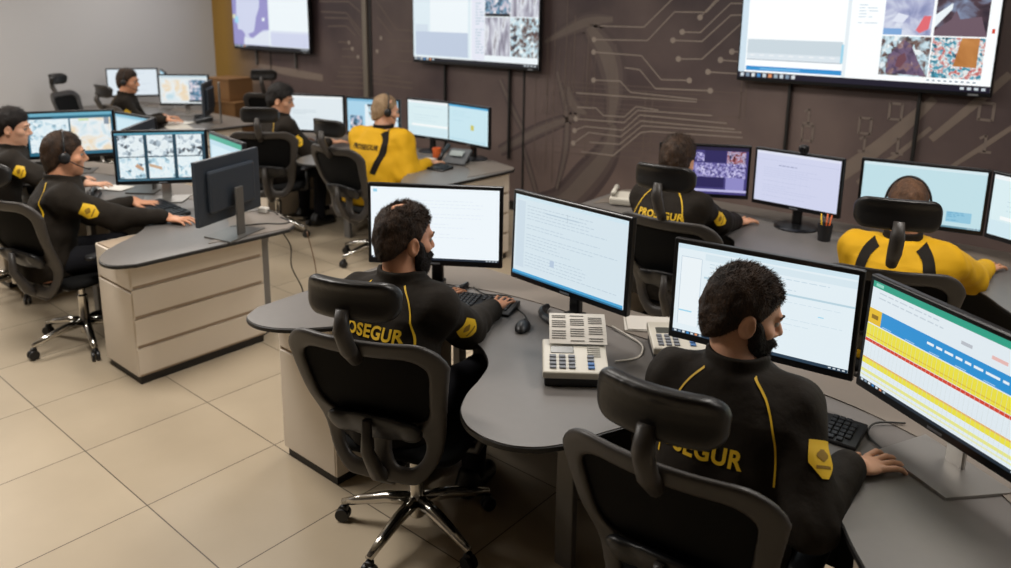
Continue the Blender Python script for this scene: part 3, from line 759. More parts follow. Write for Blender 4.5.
x, y, a = seg((-5.63, 4.45), (-5.10, 4.62)); monitor('light blue monitor with small pictures, left of the yellow shirted man\'s head', x, y, a, scr_icons, stand='round', w=.56, h=.345)
x, y, a = seg((-5.09, 4.72), (-4.64, 4.75)); monitor('pale list monitor just right of the yellow shirted man\'s head', x, y, a, scr_list, stand='round', w=.5, h=.35, z=.86)
x, y, a = seg((-4.63, 4.75), (-4.12, 4.70)); monitor('light blue map monitor at the right end of the yellow shirted man\'s row', x, y, a, scr_map, stand='round', w=.52, h=.35, z=.86)
x, y, a = seg((-6.34, 2.03), (-6.06, 2.58)); monitor('wide monitor with two camera pictures behind the man wearing a boom headset', x, y, a, scr_two, stand='flat', w=.6, h=.36, base_m=M_greymetal)
x, y, a = seg((-6.0, 2.55), (-5.47, 2.59)); monitor('monitor seen edge on with pale blue screen beyond the two-picture one', x, y, a, scr_bluepale, stand='flat', w=.54, h=.35, base_m=M_greymetal)
x, y, a = seg((-5.47, 2.57), (-5.10, 2.20)); monitor('monitor seen from behind between the two-picture and six-picture screens', x, y, a, scr_bluepale, stand='flat', w=.54, h=.35, base_m=M_greymetal, case=M_casing)
x, y, a = seg((-5.035, 2.11), (-4.69, 2.56)); monitor('monitor showing six shop camera pictures in a two by three grid', x, y, a, scr_cctv6, stand='flat', w=.575, h=.355)
x, y, a = seg((-4.63, 2.545), (-4.08, 2.45)); monitor('monitor with green title bar, mostly hidden behind the one turned away', x, y, a, scr_greenbar, stand='flat', w=.56, h=.35)
x, y, a = seg((-3.97, 2.45), (-3.80, 1.985)); monitor('dark back of a monitor on silver stand above the panelled cabinet', x, y, a, scr_bluepale, stand='flat', w=.52, h=.355, z=.84, base_m=M_greymetal, case=M_casing)
x, y, a = seg((-9.99, 4.19), (-9.66, 4.68)); monitor('blank white monitor behind the head of the furthest man', x, y, a, scr_white, stand='flat', w=.6, h=.36)
x, y, a = seg((-9.61, 4.69), (-9.12, 4.50)); monitor('monitor seen nearly edge on beside the furthest blank white one', x, y, a, scr_bluepale, stand='flat', w=.54, h=.35)
x, y, a = seg((-8.80, 4.26), (-8.36, 4.64)); monitor('far monitor with sand coloured picture and dark inset near the yellow corner', x, y, a, scr_photo, stand='flat', w=.58, h=.36)
x, y, a = seg((-8.05, 4.50), (-7.55, 4.08)); monitor('far monitor turned away on a tall pale stand near the wooden boxes', x, y, a, scr_bluepale, stand='flat', w=.5, h=.355, z=.84, base_m=M_silver, tall=.17, case=M_casing)
# ------------------------------------------------------------------ desks and cabinets
DT = .74
FRONT = [(0, .085), (.08, .10), (.16, .155), (.22, .25), (.26, .36), (.32, .47), (.45, .56), (.61, .59), (.78, .55), (.91, .43), (1.0, .30), (1.10, .18), (1.22, .11), (1.34, .12), (1.405, .21)]
def desk_outline():
    fr = catmull(FRONT, 5)
    right = fr + [(1.415, .5), (1.43, .9), (1.43, 1.08), (1.38, 1.15), (1.1, 1.24), (.6, 1.25), (0, 1.25)]
    left = [(-x, y) for x, y in right[::-1]][1:-1]
    return right + left
def desk(label, cx, cy, legs=True):
    t = thing('desk', label, 'desk', (cx, cy, 0), 0, 'curved two person desks')
    ol = desk_outline()
    bm = bmesh.new(); prism(bm, ol, DT-.018, DT); obj('worktop', bm, [M_top], t)
    # dark edge band, a hair wider than the top
    n = len(ol); P = [np.array(p) for p in ol]; out = []
    for i in range(n):
        d = P[(i+1) % n]-P[i-1]; d = d/(np.linalg.norm(d)+1e-9); out.append(P[i]+np.array([d[1], -d[0]])*.004)
    bm = bmesh.new()
    for i in range(n):
        j = (i+1) % n
        q = [bm.verts.new((*P[i], DT-.02)), bm.verts.new((*P[j], DT-.02)), bm.verts.new((*out[j], DT-.02)), bm.verts.new((*out[i], DT-.02)),
             bm.verts.new((*P[i], DT-.003)), bm.verts.new((*P[j], DT-.003)), bm.verts.new((*out[j], DT-.005)), bm.verts.new((*out[i], DT-.005))]
        bm.faces.new((q[3], q[2], q[6], q[7])); bm.faces.new((q[7], q[6], q[5], q[4])); bm.faces.new((q[0], q[1], q[2], q[3]))
    obj('edge_band', bm, M_edge, t)
    # paler rear ledge under the screens
    f = catmull([(-1.36, .62), (-1.15, .86), (-.85, 1.0), (-.5, 1.05), (0, 1.03), (.5, 1.05), (.85, 1.0), (1.15, .86), (1.36, .62)], 5)
    b = [(1.425, 1.08), (1.38, 1.145), (1.1, 1.235), (0, 1.245), (-1.1, 1.235), (-1.38, 1.145), (-1.425, 1.08)]
    bm = bmesh.new(); prism(bm, f + b, DT-.001, DT+.004); obj('rear_ledge', bm, M_ledge, t)
    for x, y in ((-.02, .56), (.0, 1.12)): obj('leg', boxbm((x, y, (DT-.018)/2), (.075, .035, DT-.018), .006), M_leg, t)
    for s in (-1, 1): obj('leg', boxbm((s*1.08, 1.12, (DT-.026)/2), (.05, .05, DT-.026), .006), M_leg, t)
    obj('modesty_panel', boxbm((0, 1.17, .375), (2.06, .018, .69), .002), M_plinth, t)  # made black and nearly full height to deepen the shade under the desk
    return t
desk('middle curved desk shared by the two bearded men in black jackets', -1.4, 1.5)
desk('curved desk with cream panelled end at left, under the six-picture monitor', -5.15, 1.42)
desk('curved desk by the back wall where the man with headband works', -1.4, 3.58)
desk('curved desk by the back wall in front of the bald man in yellow', -5.27, 3.60)
desk('furthest curved desk in the left corner near the wooden boxes', -8.85, 3.52)

def pedestal(label, x0, x1, y0, y1, side, faces=4, grp='cream desk pedestals'):
    """cabinet under a desk end; side = -1/+1 is where the panelled long face looks"""
    t = thing('pedestal_cabinet', label, 'cabinet', ((x0+x1)/2, (y0+y1)/2, 0), 0, grp)
    w, d, H = x1-x0, y1-y0, DT-.02
    obj('plinth', boxbm((0, 0, .025), (w-.03, d-.03, .05)), M_plinth, t)
    obj('body', boxbm((0, 0, (H+.045)/2), (w-.02, d-.02, H-.045), .002), M_groove, t)
    n = faces; zh = (H-.055)/n
    for k in range(n):
        z = .05+zh*(k+.5)
        obj('side_panel', boxbm((side*(w/2-.005), 0, z), (.014, d-.004, zh-.02), .003), M_cab, t)
    for s in (-1, 1):
        obj('door', boxbm((0, s*(d/2-.005), .05+.47/2), (w-.012, .014, .47), .003), M_cab, t)
        obj('drawer_front', boxbm((0, s*(d/2-.005), .535+(H-.54)/2), (w-.012, .014, H-.545), .003), M_cab, t)
    obj('back_panel', boxbm((-side*(w/2-.005), 0, (H+.045)/2), (.014, d-.004, H-.05), .002), M_cab, t)
    return t
pedestal('cream cabinet with three long grooves facing the aisle, left desk end', -4.33, -3.93, 1.67, 2.45, 1)
pedestal('cream cabinet at the far left under the left curved desk', -6.45, -6.06, 1.72, 2.45, -1)
pedestal('cream cabinet behind the black chair of the balding bearded man', -2.80, -2.42, 1.80, 2.50, -1)
pedestal('cream cabinet under the right end of the nearest desk', -.40, -.02, 1.80, 2.50, 1)
pedestal('cream cabinet under the right end of the desk of the man in yellow', -4.28, -3.88, 3.95, 4.68, 1)
pedestal('cream cabinet under the left end of the desk of the man with dark fringe', -6.60, -6.20, 3.95, 4.68, -1)
pedestal('cream cabinet under the left end of the back desk with purple monitor', -2.78, -2.40, 3.88, 4.6, -1)
pedestal('cream cabinet under the right end of the furthest desk', -7.88, -7.48, 3.75, 4.5, 1)

# ------------------------------------------------------------------ task chairs
def bend_back(V):
    """flat (u, t, v) -> curved back shell: v up the back, u across"""
    V = np.array(V, float); u, t, v = V[:, 0], V[:, 1], V[:, 2]
    yb = -.035 - .10*(v/.56)**1.6 + .045*np.exp(-((v-.16)/.12)**2)     # recline and lumbar bulge
    y = yb + t + .75*u*u*np.minimum(1, .4+v)
    return np.stack([u, y, v], 1)
def back_shapes():
    lo, hi = (-.32, -.03, -.03), (.32, .03, .61)
    F = Field(lo, hi, .0075)
    X = (F.lo[0]+F.h*np.arange(F.n[0]))[:, None, None]; Y = (F.lo[1]+F.h*np.arange(F.n[1]))[None, :, None]; Z = (F.lo[2]+F.h*np.arange(F.n[2]))[None, None, :]
    def rr(u, v, cu, cv, hu, hv, r):
        qx = np.abs(u-cu)-hu+r; qz = np.abs(v-cv)-hv+r
        return np.sqrt(np.maximum(qx, 0)**2+np.maximum(qz, 0)**2)+np.minimum(np.maximum(qx, qz), 0)-r
    sc = 1/np.interp(Z, [0, .12, .3, .48, .57], [.62, .78, .93, 1.05, 1.0])
    U = X*sc
    outer = rr(U, Z, 0, .285, .262, .285, .10)
    win = rr(U, Z, 0, .375, .205, .135, .07)
    h1 = rr(np.abs(U)-.115, Z, 0, .125, .075, .07, .06)
    d2 = smax(smax(outer, -win, .012), -h1, .01)
    th = np.abs(Y)-.014-.006*np.clip((.05+outer), 0, .05)/.05*0
    F.a = smax(d2*.9+0*Y, th+0*d2, .012).astype(np.float32)
    V, Fc = F.mesh(2)
    return bend_back(V), Fc
_BACK = back_shapes()
def panel_curved(u0, u1, v0, v1, t, nu=10, nv=8, wfun=None):
    v = []; f = []
    for j in range(nv+1):
        vv = v0+(v1-v0)*j/nv; k = wfun(vv) if wfun else 1
        for i in range(nu+1): v.append(((u0+(u1-u0)*i/nu)*k, t, vv))
    for j in range(nv):
        for i in range(nu):
            a = j*(nu+1)+i; f.append((a, a+1, a+nu+2, a+nu+1))
    return bend_back(v), f
SEAT = .47
def make_chair(label, loc, rotz, grp='black ergonomic office chairs', tiltb=0., swivel=0.):
    t = thing('office_chair', label, 'chair', loc, rotz, grp)
    # base
    for k in range(5):
        a = 2*PI*k/5+.77+swivel
        dx, dy = math.cos(a), math.sin(a)
        bm = bmesh.new()
        tube(bm, [(dx*.03, dy*.03, .135), (dx*.12, dy*.12, .128), (dx*.22, dy*.22, .105), (dx*.305, dy*.305, .08)], [.027, .024, .02, .015], 10)
        l = obj('leg', bm, M_chrome, t, True)
        bm = bmesh.new()
        for s in (-.013, .013):
            px, py = -dy*s, dx*s
            n0 = len(bm.verts)
            lathe(bm, [(.012, -.009), (.027, -.008), (.029, 0), (.027, .008), (.012, .009)], 16, (0, 0, 0), 'Y')
            vs = list(bm.verts)[n0:]
            bmesh.ops.rotate(bm, cent=(0, 0, 0), matrix=RZ(a), verts=vs)
            bmesh.ops.translate(bm, vec=(dx*.305+px, dy*.305+py, .029), verts=vs)
        box(bm, (dx*.30, dy*.30, .055), (.03, .03, .03), .008)
        obj('caster', bm, M_blackplastic, l, True, 40)
    bm = bmesh.new(); lathe(bm, [(.03, .07), (.034, .15), (.027, .16), (.027, .3), (.018, .31), (.018, .41)], 18); obj('gas_lift', bm, M_chrome, t, True, 40)
    bm = bmesh.new(); box(bm, (0, .0, .405), (.2, .3, .05), .015); tube(bm, [(.1, .05, .4), (.26, .06, .395)], .007, 8); box(bm, (.27, .06, .395), (.05, .02, .012), .004)
    obj('mechanism', bm, M_blackplastic, t)
    # seat cushion
    F = Field((-.28, -.26, .40), (.28, .30, .50), .012)
    X = (F.lo[0]+F.h*np.arange(F.n[0]))[:, None, None]; Y = (F.lo[1]+F.h*np.arange(F.n[1]))[None, :, None]; Z = (F.lo[2]+F.h*np.arange(F.n[2]))[None, None, :]
    qx = np.abs(X)-.245+.09; qy = np.abs(Y-.02)-.24+.09
    d2 = np.sqrt(np.maximum(qx, 0)**2+np.maximum(qy, 0)**2)+np.minimum(np.maximum(qx, qy), 0)-.09
    zc = .447-.03*np.clip((Y-.16)/.1, 0, 1)**2
    F.a = smax(d2+0*Z, np.abs(Z-zc)-.027+0*X, .04).astype(np.float32)
    nobj('seat', F.mesh(2), M_seat, t)
    # back: everything in back coordinates, then placed behind the seat
    B0 = np.array([0, -.25, .395]); ta = math.radians(6+tiltb)
    def place(V):
        V = np.array(V, float); y, z = V[:, 1], V[:, 2]
        z = z*1.07
        return np.stack([V[:, 0]*1.06, B0[1]+y*math.cos(ta)-z*math.sin(ta), B0[2]+y*math.sin(ta)+z*math.cos(ta)], 1)
    fr = nobj('back_frame', (place(_BACK[0]), _BACK[1]), M_frame, t)
    wf = lambda v: np.interp(v, [0, .12, .3, .48, .57], [.62, .78, .93, 1.05, 1.0])
    v, f = panel_curved(-.215, .215, .235, .515, .004, wfun=wf)
    obj('back_mesh', (place(v), f), M_mesh, t, True)
    # lumbar pad with its side knobs
    F = Field((-.2, -.05, .12), (.2, .05, .33), .008)
    F.ell((0, 0, .225), (.15, .024, .06)); 
    for s in (-1, 1): F.ell((s*.125, -.01, .225), (.035, .02, .045), k=.03)
    V, Fc = F.mesh(1); V = bend_back(V); V[:, 1] -= .03
    obj_l = nobj('lumbar_pad', (place(V), Fc), M_blackplastic, t)
    bm = bmesh.new()
    P = place([(0, -.10, .27), (0, -.115, .17), (0, -.06, .05), (0, .03, -.03)])
    tube(bm, [tuple(p) for p in P] + [(0, -.1, .40)], [.016, .022, .028, .03, .03], 12); obj('spine', bm, M_frame, t, True)
    # head rest on its bracket
    Q = place([(0, -.13, .50), (0, -.175, .56), (0, -.20, .63), (0, -.185, .69)])
    bm = bmesh.new(); tube(bm, [tuple(p) for p in Q], [.022, .027, .027, .02], 12); br = obj('headrest_bracket', bm, M_frame, t, True)
    F = Field((-.24, -.1, -.12), (.24, .12, .12), .0075)
    X = (F.lo[0]+F.h*np.arange(F.n[0]))[:, None, None]; Y = (F.lo[1]+F.h*np.arange(F.n[1]))[None, :, None]; Z = (F.lo[2]+F.h*np.arange(F.n[2]))[None, None, :]
    qx = np.abs(X)-.160+.05; qz = np.abs(Z)-.064+.05
    d2 = np.sqrt(np.maximum(qx, 0)**2+np.maximum(qz, 0)**2)+np.minimum(np.maximum(qx, qz), 0)-.05
    yc = 1.9*X*X-.6*np.maximum(Z-.03, 0)
    F.a = smax(d2+0*Y, np.abs(Y-yc)-.026-.012*np.clip(Z/.08, 0, 1), .03).astype(np.float32)
    V, Fc = F.mesh(2)
    hc = place([(0, -.15, .705)])[0]; c, s_ = math.cos(-.12), math.sin(-.12)
    V = np.stack([V[:, 0], hc[1]+V[:, 1]*c-V[:, 2]*s_, hc[2]+V[:, 1]*s_+V[:, 2]*c], 1)
    nobj('headrest', (V, Fc), M_head, t)
    # arm rests
    for s in (-1, 1):
        bm = bmesh.new(); tube(bm, [(s*.12, -.02, .41), (s*.26, -.03, .42), (s*.275, -.03, .46), (s*.275, -.03, .60)], [.018, .02, .022, .018], 10)
        a = obj('armrest', bm, M_blackplastic, t, True)
        F = Field((-.06, -.16, -.03), (.06, .16, .03), .008)
        F.cap((0, -.10, 0), (0, .10, 0), .04); F.a = smax(F.a, np.abs((F.lo[2]+F.h*np.arange(F.n[2])))[None, None, :]-.012+0*F.a, .012)
        V, Fc = F.mesh(1); V = V+np.array([s*.275, -.01, .61]); nobj('arm_pad', (V, Fc), M_blackplastic, a)
    return t
R = math.radians
CHAIRS = [
 ('black chair of the nearest man, cut off by the bottom edge', (-.80, 1.90), 5),
 ('black chair of the balding bearded man, chrome base on pale tiles', (-1.97, 1.84), 22),
 ('black chair of the man wearing a boom headset, left curved desk', (-4.72, 1.72), 14),
 ('black chair at the left edge behind the man in profile', (-5.95, 1.75), 20),
 ('black high-backed chair beside the bald man in yellow, turned aside', (-4.64, 3.92), 4),
 ('black chair holding the man with dark fringe, near the back wall', (-5.86, 3.84), 42),
 ('empty black chair behind the man with dark fringe, near the wooden boxes', (-8.35, 5.53), 38),
 ('black chair of the dark-haired operator facing the purple monitor', (-1.82, 3.80), 3),
 ('black chair of the yellow shirted man with headband, at right', (-.88, 3.70), 20),
 ('black chair of the furthest man by the grey wall', (-8.22, 3.85), 0),
 ('empty black chair tipped beside the grey wall at far left', (-9.50, 3.86), -50),
]
_c0 = None
for lb, (cx, cy), yaw in CHAIRS:
    if _c0 is None: _c0 = make_chair(lb, (cx, cy, 0), R(yaw))
    else:
        ch = dup(_c0, (cx, cy, 0), R(yaw), lb)
        if (cy > 3.5 and cx > -3) or cy > 5:      # these two have their head rests pulled up
            for p in ch.children:
                if p.name.startswith('headrest'): p.location.z += .095 if cx > -1 else .07
# ------------------------------------------------------------------ people
def vnoise(X, Y, Z, f, seed=0.):
    a = np.sin(f*X+1.3*np.sin(f*.7*Y+seed)+seed)*np.sin(f*1.1*Y+1.1*np.sin(f*.8*Z+2*seed))
    b = np.sin(f*.9*Z+1.2*np.sin(f*.6*X+3*seed)+.5*seed)
    return .5*a+.5*b*np.sin(f*.5*(X+Y)+seed)
def axes(F):
    return [(F.lo[d]+F.h*np.arange(F.n[d])).astype(np.float32).reshape([-1 if k == d else 1 for k in range(3)]) for d in range(3)]
def ik(S, Wr, a, b, pole):
    S = np.array(S, float); Wr = np.array(Wr, float); d = Wr-S; L = np.linalg.norm(d)
    if L > (a+b)*.985: Wr = S+d/L*(a+b)*.985; d = Wr-S; L = np.linalg.norm(d)
    u = d/L; x = (a*a-b*b+L*L)/(2*L); h = math.sqrt(max(a*a-x*x, 0))
    p = np.array(pole, float); p = p-u*(p@u); p /= np.linalg.norm(p)+1e-9
    return S+u*x+p*h, Wr
def rot(z, p=0., r=0.):
    """turn (z), nod down (p), tilt (r), degrees"""
    return np.array(RZ(R(z)) @ RX(R(-p)) @ RY(R(r)))
TZ = [.44, .55, .68, .82, .94, .99, 1.03, 1.07, 1.10]
TW = [.170, .178, .160, .172, .180, .158, .105, .066, .058]
TD = [.125, .130, .115, .120, .116, .098, .080, .064, .058]
def put_torso(F, ly, lx, grow, z0, z1, stout, drop=0.):
    def fn(X, Y, Zr):
        Z = Zr+drop*np.clip((Zr-.6)/.38, 0, 1)
        s = np.clip((Z-.52)/.5, 0, 1); s = s*s*(3-2*s)
        w = np.interp(Z, TZ, TW)*np.interp(Z, [.5, .75, 1.0], [stout, stout, 1+(stout-1)*.6])+grow
        d = np.interp(Z, TZ, TD)*np.interp(Z, [.5, .75, 1.0], [stout*1.08, stout*1.05, 1+(stout-1)*.6])+grow
        yc = ly*s-.025*np.sin(np.clip((Z-.6)/.45, 0, 1)*PI)
        q = np.sqrt(((X-lx*s)/w)**2+((Y-yc)/d)**2)
        v = (q-1)*np.minimum(w, d)
        return smax(smax(v, (z0-Zr)+0*v, .02), (Zr-z1)+0*v, .02)
    F.put(fn, (-.35, -.3, z0), (.35, .3+ly, z1), .03)

def strands(V, Fc, n, Ln, kind):
    """short hairs standing on the hair surface, head space"""
    g = np.random.default_rng(len(V))
    q = V[Fc[g.integers(0, len(Fc), n)]]
    c = q.mean(1); nr = np.cross(q[:, 2]-q[:, 0], q[:, 3]-q[:, 1]); nr /= np.linalg.norm(nr, axis=1)[:, None]+1e-9
    up = np.clip((c[:, 2]-.03)/.07, 0, 1)[:, None]
    flow = np.array([[0, .9, .25]])*up+np.array([[0, -.15, -1.]])*(1-up) if kind == 'hair' else np.array([[0, .35, -1.]])
    d = nr*(.15+.45*up if kind == 'hair' else .4)+flow*.8+g.normal(0, .25, (n, 3))
    d /= np.linalg.norm(d, axis=1)[:, None]
    L = Ln*g.uniform(.5, 1.3, (n, 1))*(.6+.7*up if kind == 'hair' else 1)
    sd = np.cross(d, g.normal(0, 1, (n, 3))); sd /= np.linalg.norm(sd, axis=1)[:, None]+1e-9
    b = c-nr*.002
    P = np.stack([b-sd*.0008, b+sd*.0008, b+d*L+sd*.0003, b+d*L-sd*.0003], 1).reshape(-1, 3)
    return np.concatenate([V, P]), np.concatenate([Fc, np.arange(4*n).reshape(-1, 4)+len(V)])
HEADS = [((0, -.012, .032), (.075, .095, .086)), ((0, .028, -.048), (.056, .066, .070))]
def person(label, loc, yaw, ly=.12, lx=0., hyaw=0., hpitch=10., htilt=0., handR=None, handL=None, fR=0., fL=0., res=.006,
           top='jacket', skin=None, hair=None, hair_t=.012, slope=.93, front=.062, bald=None, beard=None, headset=None, stout=1.0, text=None, textz=.90, texts=.038,
           drop=0., patch=True, seat_z=0., curly=0., pl=.3, tdx=0., band=False, pipe=True, patchdet=True):
    t = thing('person', label, 'person', (loc[0], loc[1], seat_z), R(yaw))
    skin = skin or M_skin
    Rw = np.array(RZ(R(-yaw)))
    def loc_of(p): return Rw @ (np.array(p, float)-np.array([loc[0], loc[1], seat_z]))
    N = np.array([lx, ly, 1.04-drop]); 
    Rh = rot(hyaw, hpitch, htilt)
    Hc = N+np.array([0, .028+.0006*hpitch, .150-.0006*hpitch])
    shr = [np.array([s*(.168*(1+(stout-1)*.7))+lx*.9, ly*.9, .955-drop*.9]) for s in (1, -1)]
    hands = []
    for s, h, fd in ((1, handR, fR), (-1, handL, fL)):
        if h is None: P = np.array([s*.16, ly+.38, .775]); fa = 0.
        else: P = loc_of(h); fa = fd-yaw if fd is not None else 0
        fdv = np.array([-math.sin(R(fa)), math.cos(R(fa)), -.05]); fdv /= np.linalg.norm(fdv)
        Uv = np.array([0, 0, 1.])-fdv*fdv[2]; Uv /= np.linalg.norm(Uv); Sv = np.cross(fdv, Uv)
        wr = P-fdv*.058+Uv*.008
        E, wr2 = ik(shr[0 if s > 0 else 1], wr, .285, .25, (s*pl, -.4, -.85))
        P = P+(wr2-wr)
        hands.append((s, P, fdv, Uv, Sv, E, wr2))
    hips = [np.array([s*.09, .02, .55]) for s in (1, -1)]
    knees = [np.array([s*.14, .42, .545]) for s in (1, -1)]
    ank = [np.array([s*.13, .40, .10]) for s in (1, -1)]
    allp = np.array([Hc+[0, 0, .15], Hc+[.12, .14, 0], Hc-[.12, .14, 0]]+[h[1]+[.11, .12, .03] for h in hands]+[h[1]-[.11, .12, .04] for h in hands]+[h[5]+[.07, .07, .07] for h in hands]+[h[5]-[.07, .07, .07] for h in hands]+[k+[.1, .1, .1] for k in knees]+[a-[.1, .1, .0] for a in ank]+[np.array([-.25*stout, -.2*stout, .4]), np.array([.25*stout, .2, 1.])])
    lo, hi = allp.min(0)-.02, allp.max(0)+.02; lo[2] = .04
    # ---- the body: one skin surface from head to ankles
    F = Field(lo, hi, res)
    put_torso(F, ly, lx, -.008, .45, 1.045-drop, stout*.95, drop)
    for s in (0, 1):
        F.cap(hips[s], knees[s], .072, .05, .02); F.cap(knees[s], ank[s], .046, .034, .02)
    for (s, P, fv, Uv, Sv, E, wr), S in zip(hands, shr):
        F.cap(S, E, .046, .038, .03); F.cap(E, wr, .037, .026, .015)
        Rm = np.stack([Sv, fv, Uv], 1)
        g = lambda a, b, c: P+Sv*a*s*1.1+fv*b*1.1+Uv*c        # a grows away from the thumb
        F.cap(wr, g(0, -.03, .004), .026, .026, .02)
        F.ell(g(0, 0, 0), (.041, .05, .0165), Rm, k=.012)
        for i, (a0, sp, Ln) in enumerate(((-.029, -.22, .070), (-.0095, -.06, .078), (.0105, .09, .073), (.029, .27, .058))):
            b0 = (.040, .045, .043, .035)[i]
            q0 = g(a0, b0-.01, .003); q1 = g(a0+sp*Ln*.45, b0+Ln*.42, .008-.002*i); q2 = g(a0+sp*Ln*.75, b0+Ln*.74, -.003); q3 = g(a0+sp*Ln*.92, b0+Ln*.92, -.014)
            F.cap(q0, q1, .0092, .0085, .006); F.cap(q1, q2, .0084, .0078, .003); F.cap(q2, q3, .0078, .0068, .003)
        F.cap(g(-.022, -.03, -.002), g(-.052, .004, -.006), .0145, .0115, .014); F.cap(g(-.052, .004, -.006), g(-.060, .038, -.012), .0108, .0085, .004)
    HS = 1.08
    L = lambda p: Hc+Rh@(np.array(p, float)*HS)
    F.cap(N+[0, -.012, -.03], L((0, -.022, -.05)), .060, .056, .03)
    for c, r_ in HEADS: F.ell(L(c), np.array(r_)*HS, Rh, k=.03)
    F.cap(L((0, .07, -.098)), L((0, .066, -.094)), .022, .022, .03)
    F.cap(L((-.03, .078, .020)), L((.03, .078, .020)), .014, .014, .015)
    F.cap(L((0, .084, .014)), L((0, .107, -.026)), .0085, .0125, .012)
    for s in (1, -1):
        F.cap(L((s*.010, .097, -.033)), L((s*.013, .094, -.034)), .008, .008, .006)
        F.ell(L((s*.044, .056, -.022)), (.022, .024, .02), Rh, k=.02)
        F.ell(L((s*.031, .098, .003)), (.014, .014, .010), Rh, k=.010, mode='c')
        Re = Rh@np.array(RZ(s*-.35))
        F.ell(L((s*.079, -.008, -.014)), (.010, .023, .036), Re, k=.008)
        F.ell(L((s*.088, -.002, -.010)), (.006, .012, .020), Re, k=.004, mode='c')
    F.cap(L((-.02, .083, -.060)), L((.02, .083, -.060)), .008, .008, .008); F.cap(L((-.016, .082, -.072)), L((.016, .082, -.072)), .009, .009, .006)
    nobj('body', F.mesh(1), skin, t)
    # ---- eyes and brows
    for s in (1, -1):
        bm = bmesh.new(); bmesh.ops.create_uvsphere(bm, u_segments=14, v_segments=10, radius=.0115); bmesh.ops.translate(bm, vec=L((s*.030, .0755, .003)), verts=bm.verts)
        e = obj('eye', bm, M_eye, t, True)
        bm = bmesh.new(); bmesh.ops.create_uvsphere(bm, u_segments=12, v_segments=8, radius=.0058); bmesh.ops.translate(bm, vec=L((s*.030, .0822, .003)), verts=bm.verts)
        obj('iris', bm, M_iris, e, True)
        obj('eyebrow', tubebm([L((s*.014, .092, .022)), L((s*.03, .091, .028)), L((s*.047, .078, .022))], [.003, .004, .002], 8), hair or M_iris, t, True)
    # ---- hair and beard in head space
    hr = max(.0035, res*.85); nst = 9000 if res < .005 else (3500 if res < .0062 else 1200)
    def headfield(): return Field((-.14, -.16, -.17), (.14, .16, .17), hr)
    if hair is not None:
        H = headfield(); X, Y, Z = axes(H)
        H.ell(HEADS[0][0], np.array(HEADS[0][1])+hair_t*np.array([.8, .9, 1.15]))
        H.cap((0, -.066, -.02), (0, -.054, -.085), .04+hair_t*.5, .034+hair_t*.4, .03)
        for s in (1, -1): H.cap((s*.03, -.05, -.03), (s*.025, -.042, -.085), .034+hair_t*.4, .03+hair_t*.4, .03)
        n = vnoise(X, Y, Z, 95, 1.+len(label)*.1)*.0032+vnoise(X, Y, Z, 190, 2.)*.0018
        if curly: n = n+vnoise(X, Y, Z, 70, 3.3)*curly
        H.a = H.a+n.astype(np.float32)
        line = Z-(front+(Y-.085)*slope)
        ax_ = np.abs(X)
        line = line+.003*np.sin(60*X)-.014*np.exp(-((ax_-.052)/.018)**2)*np.clip((Y-.03)/.04, 0, 1)
        line = line+.034*np.exp(-((Y-.014)/.013)**2)*np.clip((ax_-.045)/.015, 0, 1)
        H.a = H.a+(min(.007, hair_t*.7)*np.exp(-np.clip(line, 0, 1)/.022)).astype(np.float32)
        H.a = smax(H.a, (-line*.75).astype(np.float32), .016)
        for s in (1, -1):
            H.ell((s*.085, .0, -.018), (.03, .025, .036), k=.006, mode='c')
        if bald:
            for c, r_ in bald:
                bf = vnoise(X, Y, Z, 120, .7)*.018
                d = np.sqrt((X-c[0])**2+(Y-c[1])**2+(Z-c[2])**2)-r_+bf
                H.a = smax(H.a, (-d).astype(np.float32), .004)
        V, Fc = H.mesh(0 if res < .005 else 1)
        V, Fc = strands(V, Fc, nst, hair_t*.7+.003, 'hair')
        nobj('hair', (V@Rh.T*HS+Hc, Fc), hair, t)
    if beard is not None:
        H = headfield(); X, Y, Z = axes(H)
        c, r_ = HEADS[1]
        H.ell(c, np.array(r_)+.010); H.cap((0, .078, -.108), (0, .07, -.10), .027, .025, .03); 
        for s in (1, -1): H.cap((s*.060, .02, .0), (s*.058, .03, -.05), .013, .015, .02)
        H.cap((-.025, .092, -.050), (.025, .092, -.050), .010, .010, .015)
        n = vnoise(X, Y, Z, 110, 1.7)*.003+vnoise(X, Y, Z, 210, 2.2)*.002
        H.a = H.a+n.astype(np.float32)
        g = Z-(.014-(Y-.01)*.66)
        H.a = smax(H.a, (g*.8).astype(np.float32), .004)
        g2 = -(Y-(.004+np.maximum(0, -Z-.02)*.28))
        H.a = smax(H.a, (g2+0*Z+0*X).astype(np.float32), .006)
        H.cap((-.014, .11, -.066), (.014, .11, -.066), .007, .007, .004, mode='c')
        V, Fc = H.mesh(0 if res < .005 else 1)
        V, Fc = strands(V, Fc, nst//2, .009, 'beard')
        nobj('beard', (V@Rh.T*HS+Hc, Fc), beard, t)
    # ---- clothes
    jm = M_jack if top == 'jacket' else M_yshirt
    jr = max(.0055, res)
    slo, shi = lo.copy(), hi.copy(); slo[2] = .42; shi[2] = 1.16-drop
    J = Field(slo-.05, shi+.03, jr)
    put_torso(J, ly, lx, .022, .47, 1.045-drop, stout, drop)
    for (s, P, fv, Uv, Sv, E, wr), S in zip(hands, shr):
        J.cap(S+[-s*.03, 0, -.005], S, .074*(1+(stout-1)*.5), .070*(1+(stout-1)*.5), .06)
        J.cap(S, E, .074*(1+(stout-1)*.6), .070*(1+(stout-1)*.6), .05)
        w2 = wr+(E-wr)*.10
        J.cap(E, w2, .070*(1+(stout-1)*.6), .046, .025)
        cd = (E-wr)/np.linalg.norm(E-wr)
        J.cap(w2+cd*.035, w2+cd*.0, .049, .049, .004)
    X, Y, Z = axes(J)
